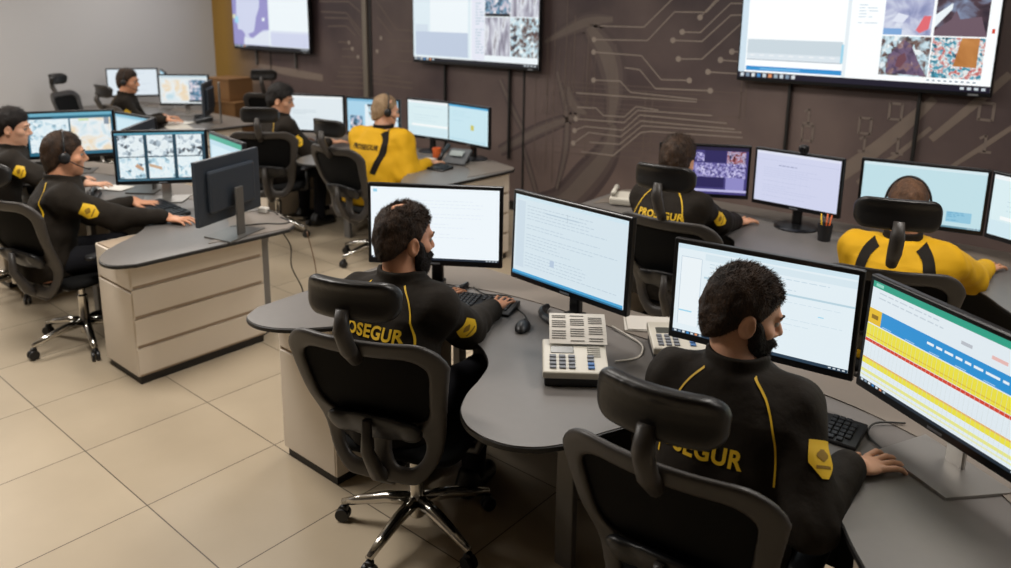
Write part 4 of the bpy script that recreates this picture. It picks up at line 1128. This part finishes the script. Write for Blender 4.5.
    J.a = J.a+(vnoise(X, Y, Z, 24, .4+len(label)*.07)*.010+vnoise(X, Y, Z, 47, 1.9)*.0048).astype(np.float32)
    if top == 'jacket':
        ca = (Hc-N); 
        def col(X, Y, Z):
            k = (Z-N[2])/.1
            cx_, cy_ = N[0]+.0*k, N[1]+.004+.012*k
            rr_ = np.sqrt((X-cx_)**2+((Y-cy_)*.95)**2)
            hgt = .040-.02*np.clip((Y-N[1])/.07, -.3, 1)
            return smax(np.abs(rr_-.081-.02*np.clip(.02-(Z-N[2]), 0, .05))-.0075, np.abs(Z-N[2]-.012)-hgt+.012, .006)
        J.put(col, N-[.1, .1, .05], N+[.1, .1, .09], .012)
    nobj('jacket' if top == 'jacket' else 'polo_shirt', J.mesh(1), jm, t)
    if top != 'jacket':       # soft black collar
        K = Field(N-[.12, .12, .06], N+[.12, .12, .08], .006)
        def col2(X, Y, Z):
            rr_ = np.sqrt((X-N[0])**2+((Y-N[1]-.006)*.95)**2)
            return smax(np.abs(rr_-.073-.3*np.clip(.015-(Z-N[2]), 0, .05))-.008, np.abs(Z-N[2]-.008)-.03, .006)
        K.put(col2, N-[.11, .11, .05], N+[.11, .11, .07], 0)
        nobj('collar', K.mesh(1), M_strap, t)
    T = Field((-.26, -.2, .06), (.26, .52, .70), max(.009, res))
    for s in (0, 1):
        T.cap(hips[s], knees[s], .088*stout, .066, .03); T.cap(knees[s], ank[s], .063, .05, .02)
    T.ell((0, -.01, .55), (.175*stout, .135*stout, .085), k=.05)
    X, Y, Z = axes(T); T.a = T.a+(vnoise(X, Y, Z, 30, .9)*.004).astype(np.float32)
    nobj('trousers', T.mesh(1), M_trou, t)
    for s in (1, -1):
        Sf = Field((-.07, -.12, 0), (.07, .2, .13), .009)
        Sf.cap((0, -.05, .05), (0, .12, .042), .046, .042, .02); Sf.cap((0, -.04, .06), (0, -.03, .10), .046, .046, .03)
        X, Y, Z = axes(Sf); Sf.a = smax(Sf.a, (.006-Z).astype(np.float32)+0*Sf.a, .006)
        V, Fc = Sf.mesh(1); nobj('shoe', (V+[s*.13, .40, 0], Fc), M_shoe, t)
    # ---- things printed or sewn on the back and the sleeves
    def back(x, z):
        h = J.march((x, -.6, z), (0, 1, 0), .9, .006)
        return h[1] if h is not None else None
    def ribbon(name, path, wd, m, off=.003, n=22):
        pts = catmull(path, max(2, n//(len(path)-1)))
        v = []; f = []; k = 0
        for i, (x, z) in enumerate(pts):
            a = np.array(pts[max(0, i-1)]); b = np.array(pts[min(len(pts)-1, i+1)]); d = (b-a)/(np.linalg.norm(b-a)+1e-9); nn = np.array([-d[1], d[0]])
            row = []
            nw = 5 if wd > .02 else 2
            for q in range(nw):
                o = (q/(nw-1)-.5)*wd
                xx, zz = x+nn[0]*o, z+nn[1]*o
                yy = back(xx, zz)
                if yy is None: row = None; break
                row.append((xx, yy-off, zz))
            if row is None: continue
            v += row
            if k:
                for q in range(nw-1):
                    a0 = (k-1)*nw+q; f.append((a0, a0+1, a0+nw+1, a0+nw))
            k += 1
        if f:
            o = obj(name, (v, f), m, t, True)
            return o
    zt = 1.045-drop
    if top == 'jacket' and pipe:
        for s in (1, -1):
            ribbon('piping', [(lx+s*.068, zt+.0), (lx+s*.115, zt-.055), (lx*.7+s*.148, zt-.14), (lx*.5+s*.158, zt-.24)], .005, M_piping if not text else M_ylw, .0035, 30)
    if top == 'yellow':
        for s in ((1, -1) if band else (1,)):
            ribbon('shoulder_strap', [(lx+s*.075, zt-.0), (lx+s*.125, zt-.06), (lx*.7+s*.14, zt-.17), (lx*.5+s*.10, zt-.32)], .045, M_strap, .004, 30)
    if text:
        cu = bpy.data.curves.new('lettering', 'FONT'); cu.body = text; cu.size = texts*1.4; cu.offset = texts*.045; cu.space_character = 1.08
        to = bpy.data.objects.new('lettering', cu); C.objects.link(to)
        bpy.context.view_layer.update()
        me = bpy.data.meshes.new_from_object(to); bpy.data.objects.remove(to); bpy.data.curves.remove(cu)
        bm = bmesh.new(); bm.from_mesh(me); bpy.data.meshes.remove(me)
        bmesh.ops.triangulate(bm, faces=bm.faces)
        for _ in range(3):
            es = [e for e in bm.edges if e.calc_length() > texts*.3]
            if not es: break
            bmesh.ops.subdivide_edges(bm, edges=es, cuts=1); bmesh.ops.triangulate(bm, faces=bm.faces)
        xs = [v.co.x for v in bm.verts]; mid_ = (min(xs)+max(xs))/2
        dx, tz = (lx*.6+tdx, textz) if top == 'jacket' else (-.03, textz)
        for v in bm.verts:
            x = v.co.x-mid_+dx; z = tz-drop+v.co.y
            yy = back(x, z)
            v.co = (x, (yy if yy is not None else 0)-.0045, z)
        obj('back_lettering', bm, M_ylw if top == 'jacket' else M_strap, t)
    if patch and top == 'jacket':
        for (s, P, fv, Uv, Sv, E, wr), S in zip(hands, shr):
            ax = (E-S)/np.linalg.norm(E-S)
            out = np.array([s*1., -.8, .25]); out -= ax*(out@ax); out /= np.linalg.norm(out)
            side = np.cross(ax, out)
            def patchmesh(a0, a1, hw, off, shape):
                v = []; f = []; nu, nv = 8, 10
                for j in range(nv+1):
                    q = j/nv; al = a0+(a1-a0)*q
                    k = shape(q)
                    for i in range(nu+1):
                        ang = (i/nu-.5)*2*hw*k
                        d = out*math.cos(ang)+side*math.sin(ang)
                        c = S+ax*al
                        h = J.march(c+d*.16, -d, .16, .004)
                        if h is None: h = c+d*.06
                        v.append(tuple(h+d*off))
                for j in range(nv):
                    for i in range(nu):
                        a = j*(nu+1)+i; f.append((a, a+1, a+nu+2, a+nu+1))
                return v, f
            sp = obj('sleeve_patch', patchmesh(.095, .19, .55, .0035, lambda q: .82+.25*math.sin(q*2.2)-max(0, q-.6)*1.9), M_ylw, t, True)
            if patchdet:
                obj('patch_emblem', patchmesh(.118, .148, .26, .0045, lambda q: math.sin(max(.12, min(q, .97))*PI)), mat('patch_mark', '#8a6a14', .6), sp, True)
                obj('patch_emblem', patchmesh(.158, .165, .32, .0045, lambda q: 1.), mat('patch_mark', '#8a6a14', .6), sp, True)
    if headset or band:
        sd = headset if headset in (1, -1) else 1
        pts = [L((.087*math.cos(a), -.012, .01+.118*math.sin(a))) for a in [PI*k/18 for k in range(19)]]
        bm = bmesh.new(); tube(bm, pts, .0055, 8)
        hs = obj('headset', bm, M_blackplastic, t, True)
        for s in (1, -1):
            Q = Field((-.03, -.045, -.045), (.03, .045, .045), .006); Q.ell((0, 0, 0), (.016, .03, .033))
            V, Fc = Q.mesh(1); nobj('ear_cushion', ((V+[s*.088, -.008, -.010])@Rh.T*HS+Hc, Fc), M_blackplastic, hs)
        pts = [L((sd*.095, .0, -.015)), L((sd*.088, .05, -.045)), L((sd*.062, .095, -.068)), L((sd*.035, .118, -.075))]
        obj('microphone_boom', tubebm(pts, [.0035, .003, .003, .007], 8), M_blackplastic, hs, True)
    return t
H_dark = hairmat('hair_dark_brown', '#080505', '#211610'); H_brown = hairmat('hair_brown', '#150d09', '#45301f'); H_beard = hairmat('beard_dark', '#0d0907', '#2c211a')
H_crop = hairmat('hair_cropped_brown', '#3a271b', '#6b4c36'); H_grey = hairmat('hair_cropped_grey', '#7a6248', '#a98f70'); H_black = hairmat('hair_black', '#060505', '#1e1815')
person('man with full dark beard and black jacket, nearest, one hand lying on the desk', (-.785, 1.87), 10, ly=.12, drop=.014, hyaw=-61, hpitch=16, handR=(-.478, 2.155, .762), handL=(-.98, 2.28, .765), fR=-28, fL=-25, res=.0042,
       skin=M_skin3, hair=H_brown, hair_t=.010, beard=H_beard, text='PROSEGUR', textz=.84, texts=.042, tdx=-.075, pl=.42)
person('balding bearded man in black jacket typing, at the middle monitors', (-2.015, 1.745), 12, ly=.09, drop=.016, hyaw=-28, hpitch=9, handR=(-2.02, 2.37, .762), handL=(-2.28, 2.30, .765), fR=14, fL=-6, res=.0045,
       skin=M_skin2, hair=H_brown, hair_t=.010, bald=[((0, -.055, .125), .036)], front=.075, beard=H_beard, text='PROSEGUR', textz=.875, texts=.042, tdx=-.03, pl=.15)
person('man wearing a boom headset and black jacket, typing at left curved desk', (-4.76, 1.57), -12, ly=.11, drop=.03, hyaw=-2, hpitch=6, handR=(-4.30, 2.11, .768), handL=(-4.83, 2.17, .765), fR=-60, fL=-50, res=.0055,
       skin=M_skin2, hair=H_brown, hair_t=.006, front=.052, headset=1, text='PROSEGUR', textz=.85)
person('man in profile cut off by the left edge, black jacket', (-6.08, 1.72), -16, ly=.12, hyaw=-16, hpitch=10, handR=(-5.42, 2.12, .80), handL=(-5.85, 2.18, .77), fR=-45, fL=-40, res=.007,
       skin=M_skin3, hair=H_dark, hair_t=.016, drop=.03)
person('dark-haired operator in black jacket facing the purple monitor, seen from behind', (-1.99, 3.70), 0, ly=.12, hyaw=6, hpitch=14, handR=(-1.80, 4.36, .765), handL=(-2.1, 4.25, .765), fR=-10, fL=0, res=.0055,
       skin=M_skin, hair=H_brown, hair_t=.017, text='PROSEGUR', textz=.90, texts=.036, tdx=.02)
person('man in yellow shirt wearing a black headband headset, at right', (-.80, 3.68), 6, ly=.14, hyaw=5, hpitch=16, handR=(-.53, 4.38, .765), handL=(-1.0, 4.25, .765), fR=-10, fL=0, res=.006, top='yellow',
       skin=M_skin2, hair=H_crop, hair_t=.003, headset=-1, band=True, stout=1.12, drop=.055)
person('stout bald man in yellow shirt with a black strap across his back', (-4.70, 3.95), 12, ly=.16, hyaw=-35, hpitch=12, handR=(-4.42, 4.36, .765), handL=(-4.95, 4.35, .765), fR=10, fL=0, res=.0065, top='yellow',
       skin=M_skin3, hair=H_grey, hair_t=.0025, stout=1.36, text='PROSEGUR', textz=.90, texts=.036, headset=1)
person('person with dark fringe and black jacket, seated near the back wall', (-5.95, 3.84), -4, ly=.10, hyaw=-46, hpitch=14, handR=(-5.66, 4.34, .79), handL=(-6.1, 4.28, .77), fR=-10, fL=-10, res=.0065,
       skin=M_skin, hair=H_black, hair_t=.020, curly=.006)
person('furthest man in black jacket, before the grey wall', (-8.58, 3.68), -34, ly=.10, hyaw=-12, hpitch=8, handR=(-8.0, 3.98, .79), handL=(-8.4, 4.15, .77), fR=-60, fL=-45, res=.008,
       skin=M_skin2, hair=H_brown, hair_t=.010, headset=1)
# ------------------------------------------------------------------ things on the desks
def keyboard(label, x, y, rz, w=.44, d=.145, keys=True, z=DT):
    t = thing('keyboard', label, 'keyboard', (x, y, z), R(rz), 'keyboards on the desks')
    bm = bmesh.new()
    v = [(-w/2, -d/2, 0), (w/2, -d/2, 0), (w/2, d/2, 0), (-w/2, d/2, 0), (-w/2, -d/2, .012), (w/2, -d/2, .012), (w/2, d/2, .024), (-w/2, d/2, .024)]
    vs = [bm.verts.new(p) for p in v]
    for q in ((3, 2, 1, 0), (4, 5, 6, 7), (0, 1, 5, 4), (1, 2, 6, 5), (2, 3, 7, 6), (3, 0, 4, 7)): bm.faces.new([vs[i] for i in q])
    bmesh.ops.bevel(bm, geom=list(bm.edges), offset=.003, segments=1, affect='EDGES')
    obj('body', bm, M_blackplastic, t)
    sl = math.atan2(.012, d)
    rows = 6; pitch = .0195*w/.44
    spots = []
    for r in range(rows):
        yy = -d/2+.018+r*(d-.034)/(rows-1)
        if r == 0: segs = [(-.5*w+.02+.012*i, 0) for i in ()] ; xs = [(-.197, .024), (-.171, .024), (-.145, .024), (-.085, .09), (-.025, .024), (.0, .024), (.025, .024), (.063, .017), (.083, .017), (.103, .017), (.137, .034), (.170, .017)]
        else: xs = [(-.2+.0195*i, .0165) for i in range(13)]+([(.066, .017), (.086, .017)] if r in (4, 5) else [])+[(.13+.0195*i, .0165) for i in range(4)]
        for xx, kw in xs:
            spots.append((xx*w/.44, yy, kw*w/.44))
    spots = spots[:100]
    if keys == 'each':
        base = {}
        for xx, yy, kw in spots:
            kk = round(kw, 3)
            if kk not in base:
                o = obj('key', boxbm((0, 0, .004), (kw, (d-.034)/5*.82, .008), .0018, None, 1), M_key, t); base[kk] = o
            else: o = link_copy(base[kk], t)
            o.location = (xx, yy, .012+.012*(yy+d/2)/d-.0015); o.rotation_euler = (sl, 0, 0)
    else:
        bm = bmesh.new()
        for xx, yy, kw in spots: box(bm, (xx, yy, .015+.012*(yy+d/2)/d), (kw, (d-.034)/5*.82, .007), 0, RX(sl)) if False else box(bm, (xx, yy, .0145+.012*(yy+d/2)/d), (kw, (d-.034)/5*.82, .007))
        obj('key_block', bm, M_key, t)
    return t
keyboard('black keyboard on which the balding bearded man types', -2.165, 2.335, 19, keys='each')
keyboard('black keyboard beside the patched sleeve of the nearest man', -.755, 2.305, 3, keys='each')
keyboard('black keyboard under the left hand of the boom headset man', -4.64, 2.22, -4, keys='block')
keyboard('black keyboard before the man in yellow with the black strap', -4.42, 4.28, 8, keys='block')
keyboard('black keyboard in front of the dark-haired operator, by the purple monitor', -2.02, 4.30, 10, keys='block')
keyboard('black keyboard in front of the man with headband, at right', -.82, 4.28, 0, keys='block')

def mouse(label, x, y, rz):
    t = thing('computer_mouse', label, 'mouse', (x, y, DT), R(rz), 'computer mice')
    F = Field((-.05, -.07, -.01), (.05, .07, .05), .004); F.ell((0, 0, .004), (.031, .056, .033)); X, Y, Z = axes(F); F.a = smax(F.a, (.002-Z)+0*F.a, .004)
    nobj('shell', F.mesh(1), M_blackplastic, t)
    obj('scroll_wheel', boxbm((0, .03, .032), (.008, .02, .012), .003), M_greymetal, t)
    return t
mouse('black computer mouse beside the right hand of the balding man', -1.815, 2.285, 25)
mouse('dark mouse under the right hand of the man wearing a boom headset', -4.33, 2.16, -50)

def desk_phone(label, x, y, rz, m=M_cream, tilt=12, handset=True, w=.21, d=.20):
    t = thing('desk_phone', label, 'telephone', (x, y, DT), R(rz), None)
    tl = RX(R(tilt))
    bm = bmesh.new(); box(bm, (0, 0, .02), (w*.94, d*.9, .04), .006); obj('foot', bm, M_blackplastic, t)
    lift = .045
    def up(bm): 
        bmesh.ops.rotate(bm, cent=(0, -d/2, 0), matrix=tl, verts=bm.verts); bmesh.ops.translate(bm, vec=(0, 0, lift), verts=bm.verts); return bm
    bm = bmesh.new(); box(bm, (0, 0, 0), (w, d, .028), .006, None, 2); obj('body', up(bm), m, t)
    obj('display', up(boxbm((-w*.19, d*.16, .0145), (w*.36, d*.2, .004), .001)), M_lcd, t)
    k0 = None
    for r in range(4):
        for c in range(5):
            if c == 3: continue
            mm = mat('phone_key_grey', '#6c7078', .5)
            if c == 4 and r < 2: mm = mat('phone_key_blue', '#3f6aa0', .5)
            obj('button', up(boxbm((-w*.34+c*w*.145, -d*.36+r*d*.105, .0165), (w*.10, d*.07, .006), .0015)), mm, t)
    for r in range(7):
        obj('side_button', up(boxbm((w*.30, -d*.02+r*d*.06, .0155), (w*.2, d*.03, .004), .001)), mat('phone_key_pale', '#a7a49c', .5), t)
    if handset:
        F = Field((-.05, -.13, -.02), (.05, .13, .06), .006); F.cap((0, -.075, .02), (0, .075, .02), .015); F.ell((0, -.085, .01), (.024, .03, .017), k=.02); F.ell((0, .085, .01), (.024, .03, .017), k=.02)
        V, Fc = F.mesh(1); V = V @ np.array(tl).T+[-w*.5-.03, 0, lift+.02]; nobj('handset', (V, Fc), m, t)
    return t
desk_phone('pale desk phone with a paper list over its top, between the two bearded men', -1.43, 2.095, 38, handset=False, w=.225, d=.2, tilt=10)
bm = bmesh.new(); n = 10
vs = [[bm.verts.new(((u/n-.5)*.205, (v/n)*.155, .002+.012*math.sin(v/n*3)+.012*(v/n)**2)) for u in range(n+1)] for v in range(n+1)]
for v in range(n):
    for u in range(n): bm.faces.new((vs[v][u], vs[v][u+1], vs[v+1][u+1], vs[v+1][u]))
ex = bmesh.ops.extrude_face_region(bm, geom=list(bm.faces)); bmesh.ops.translate(bm, vec=(0, 0, .0008), verts=[e for e in ex['geom'] if isinstance(e, bmesh.types.BMVert)])
pl = obj('paper_list', bm, M_paper); pl.location = (-1.45, 2.145, .832); pl.rotation_euler = (R(16), 0, R(38)); tag(pl, 'printed paper list lying over the top of the desk phone', 'paper')
bm = bmesh.new()
for k in range(13):
    for c in range(3):
        if (k*7+c*3) % 5 == 0: continue
        v = (k+1.2)/15; box(bm, (-.068+.066*c, v*.155, .0045+.012*math.sin(v*3)+.012*v*v), (.05, .0035, .0006))
obj('printed_rows', bm, M_ink, pl)
desk_phone('second pale desk phone half hidden behind the nearest man\'s head', -1.25, 2.50, 38, handset=False, w=.2, d=.19, tilt=8)
# papers behind the document monitor
def sheets(name, label, x, y, rz, w=.21, d=.297, n=6, m=M_paper, z=DT, cat='paper'):
    t = thing(name, label, cat, (x, y, z), R(rz))
    r = random.Random(int(abs(x*100)))
    for k in range(n):
        obj('sheet', boxbm((r.uniform(-.006, .006), r.uniform(-.006, .006), .001+k*.0022), (w, d, .0016), 0, RZ(r.uniform(-.05, .05))), m, t)
    return t
sheets('paper_stack', 'small stack of white papers behind the document monitor', -1.45, 2.66, 35, .2, .14, 4, z=DT+.004)
# desk phone, cup and cards on the desk of the man in yellow
t = thing('desk_phone', 'dark tilted desk phone at the right end of the man in yellow\'s desk', 'telephone', (-4.33, 4.55, DT), R(15))
bm = bmesh.new(); box(bm, (0, 0, .06), (.2, .17, .022), .006, RX(R(35))); obj('body', bm, mat('phone_grey', '#5d6063', .4), t)
obj('display', boxbm((0, -.01, .09), (.12, .06, .004), .001, RX(R(35))), mat('phone_lcd_pale', '#9aa4a4', .3), t)
obj('foot', boxbm((0, .03, .03), (.15, .09, .06), .008), M_blackplastic, t)
bm = bmesh.new(); tube(bm, [(-.12, -.09, .04), (-.12, -.03, .085), (-.12, .07, .135)], [.02, .014, .02], 10); obj('handset', bm, M_blackplastic, t, True)
def cup(name, label, x, y, m, h=.1, r=.038, cat='cup', z=DT):
    t = thing(name, label, cat, (x, y, z), 0)
    bm = bmesh.new(); lathe(bm, [(r*.85, 0), (r, h), (r-.004, h), (r*.8, .01), (.002, .008)], 22); obj('body', bm, m, t, True, 40)
    return t
t = cup('paper_cup', 'orange cup under the light blue map monitor', -4.62, 4.60, M_orange, .09); obj('band', boxbm((0, 0, .045), (.002, .002, .002)), M_paper, t) if False else None
sheets('note_cards', 'white note card standing low beside the man in yellow\'s arm', -4.60, 4.50, 10, .1, .07, 8)
# mug with pens by the lilac table monitor
t = cup('pen_mug', 'dark mug holding orange pens beside the lilac table monitor', -1.33, 4.38, M_blackplastic, .095, .04, 'mug')
for k, (a, m) in enumerate(((.2, M_orange), (1.6, M_orange), (3.1, M_ylw), (4.5, M_casing))):
    dx, dy = math.cos(a)*.022, math.sin(a)*.022
    obj('pen', tubebm([(dx*.5, dy*.5, .012), (dx*1.3, dy*1.3, .15)], .004, 8), m, t, True)
t = thing('webcam', 'small black webcam on top of the lilac table monitor', 'webcam', (-1.52, 4.475, 1.196), R(-4))
bm = bmesh.new(); box(bm, (0, 0, .03), (.055, .04, .045), .014); obj('body', bm, M_blackplastic, t); obj('clip', boxbm((0, .01, .004), (.03, .035, .012), .003), M_blackplastic, t)
bm = bmesh.new(); lathe(bm, [(.012, 0), (.012, .006), (.002, .007)], 14, (0, -.026, .03), 'Y'); obj('lens', bm, M_bezel, t)
t = thing('desk_phone', 'small beige phone at the left of the dark-haired operator\'s chair', 'telephone', (-2.60, 4.30, DT), R(20))
obj('body', boxbm((0, 0, .045), (.15, .13, .05), .012, RX(R(12))), M_cream, t); bm = bmesh.new(); tube(bm, [(-.05, -.06, .085), (-.05, 0, .098), (-.05, .06, .105)], [.018, .013, .018], 10); obj('handset', bm, M_cream, t, True)
# clutter on the furthest desk
sheets('paper_stack', 'spread of white papers on the furthest desk before the furthest man', -8.02, 4.06, 20, .3, .21, 7)
sheets('open_folder', 'buff folder lying at the right end of the furthest desk', -7.72, 3.92, -15, .31, .22, 5, M_cream, cat='folder')
t = thing('desk_phone', 'black phone among papers on the furthest desk', 'telephone', (-7.95, 4.32, DT), R(-20))
obj('body', boxbm((0, 0, .03), (.2, .18, .045), .01, RX(R(10))), M_blackplastic, t); bm = bmesh.new(); tube(bm, [(-.06, -.08, .06), (-.06, 0, .072), (-.06, .08, .085)], [.02, .014, .02], 10); obj('handset', bm, M_blackplastic, t, True)
# device held up by the left-edge man; papers between
sheets('paper_stack', 'white papers behind the boom headset man\'s shoulder', -5.45, 2.28, 25, .2, .14, 4)
t = thing('telephone_handset', 'black telephone handset on the desk by the two-picture monitor', 'telephone', (-5.30, 2.06, DT), R(-30))
bm = bmesh.new(); tube(bm, [(-.09, 0, .025), (-.05, 0, .05), (.05, 0, .05), (.09, 0, .025)], [.024, .016, .016, .024], 12); obj('grip', bm, M_blackplastic, t, True)
obj('cradle', boxbm((0, .0, .014), (.2, .09, .028), .006), M_blackplastic, t)
# wooden boxes in the corner
def crate(label, x, y, z, w, d, h, rz):
    t = thing('wooden_box', label, 'box', (x, y, z), R(rz), 'wooden boxes in the corner')
    th = .018
    obj('bottom', boxbm((0, 0, th/2), (w, d, th)), M_wood, t)
    for s in (-1, 1):
        obj('side', boxbm((s*(w/2-th/2), 0, h/2), (th, d, h), .002), M_wood, t)
        obj('end', boxbm((0, s*(d/2-th/2), h/2), (w-2*th, th, h), .002), M_wood, t)
    obj('lid', boxbm((0, 0, h+.008), (w+.012, d+.012, .016), .002), M_wood, t)
    return t
crate('large orange wooden box on the floor by the yellow corner', -9.12, 5.40, 0, .5, .42, .78, 10)
crate('orange wooden box standing on top of the large one', -9.24, 5.41, .796, .46, .38, .27, 8)
# cables
def cable(label, pts, r=.004, m=M_cable, name='cable'):
    o = obj(name, tubebm(catmull(pts, 6), r, 8), m, None, True); tag(o, label, 'cable'); return o
cable('black cable hanging from the left curved desk beside its cream cabinet', [(-3.78, 2.50, .70), (-3.80, 2.56, .60), (-3.86, 2.60, .45), (-3.80, 2.63, .30), (-3.86, 2.62, .16), (-3.98, 2.56, .05), (-4.0, 2.45, .006)])
cable('thin brown cable hanging under the pointed corner of the left curved desk', [(-3.72, 2.62, .70), (-3.70, 2.66, .45), (-3.72, 2.66, .2), (-3.70, 2.70, .006)], .003, mat('cable_brown', '#6a4f3a', .6))
cable('black cable lying between keyboard and blank white monitor', [(-2.28, 2.50, .744), (-2.18, 2.47, .744), (-2.08, 2.52, .744), (-1.98, 2.44, .744), (-1.90, 2.40, .744), (-1.83, 2.34, .744)], .003)
cable('white phone cable curling behind the paper-topped desk phone', [(-1.37, 2.27, .748), (-1.33, 2.36, .745), (-1.37, 2.46, .745), (-1.46, 2.50, .748), (-1.55, 2.53, .75)], .004, M_cablew)
cable('black cable from the nearest man\'s keyboard to the form monitor', [(-.72, 2.345, .75), (-.70, 2.41, .748), (-.74, 2.48, .75), (-.80, 2.56, .75)], .003)
cable('black cable curling beside the spreadsheet monitor\'s silver foot', [(-.47, 2.30, .745), (-.53, 2.36, .745), (-.53, 2.44, .75), (-.46, 2.50, .75)], .003)
cable('black cable loop behind the turned-away monitor\'s silver stand', [(-3.98, 2.28, .746), (-3.90, 2.45, .746), (-3.82, 2.52, .746), (-3.83, 2.58, .746), (-3.95, 2.60, .746)], .005)
t = thing('power_adapter', 'small white adapter at the back corner of the left curved desk', 'adapter', (-4.13, 2.60, DT+.004), R(20))
obj('body', boxbm((0, 0, .017), (.06, .045, .032), .006), M_paper, t); obj('cord', tubebm([(.03, 0, .016), (.07, .01, .01), (.12, -.02, .006)], .004, 8), M_cable, t)
# ------------------------------------------------------------------ light and camera
def area(name, loc, sx, sy, power, color=(1, .95, .89)):
    l = bpy.data.lights.new(name, 'AREA'); l.shape = 'RECTANGLE'; l.size = sx; l.size_y = sy; l.energy = power; l.color = color
    o = bpy.data.objects.new(name, l); C.objects.link(o); o.location = loc
    return o
for x, y, p in ((-9.3, 1.2, 80), (-8.9, 4.6, 34), (-6.7, .7, 72), (-6.0, 3.3, 40), (-3.5, 1.0, 70), (-3.0, 3.6, 44), (-.3, 3.2, 46), (1.6, 3.6, 34)):
    area('ceiling_lamp', (x, y, CEIL-.03), 1.2, .6, p)
wd = bpy.data.worlds.new('world'); bpy.context.scene.world = wd; wd.use_nodes = True
wd.node_tree.nodes['Background'].inputs[0].default_value = (.5, .5, .5, 1); wd.node_tree.nodes['Background'].inputs[1].default_value = .02

f, pitch, roll, yaw_, px0, py0 = 777., R(12.3), R(.6), R(49.55), 499., 177.
fw0 = Vector((-math.cos(yaw_), math.sin(yaw_), 0)); rt0 = Vector((math.sin(yaw_), math.cos(yaw_), 0))
fwd = fw0*math.cos(pitch)+Vector((0, 0, -math.sin(pitch))); up0 = rt0.cross(fwd)
rt = rt0*math.cos(roll)+up0*math.sin(roll); up = up0*math.cos(roll)-rt0*math.sin(roll)
cam = bpy.data.cameras.new('camera'); co = bpy.data.objects.new('camera', cam); C.objects.link(co)
M = Matrix((rt, up, -fwd)).transposed().to_4x4(); M.translation = Vector((0, 0, 2.0)); co.matrix_world = M
cam.sensor_width = 36; cam.lens = f/1011*36; cam.shift_x = (505.5-px0)/1011; cam.shift_y = -(284-py0)/1011
cam.clip_start = .05; cam.clip_end = 60
cam.dof.use_dof = True; cam.dof.focus_distance = 2.5; cam.dof.aperture_fstop = 2.4
sc = bpy.context.scene; sc.camera = co
sc.view_settings.view_transform = 'Standard'; sc.view_settings.look = 'None'; sc.view_settings.exposure = 0; sc.view_settings.gamma = 1
sc.view_settings.use_curve_mapping = False
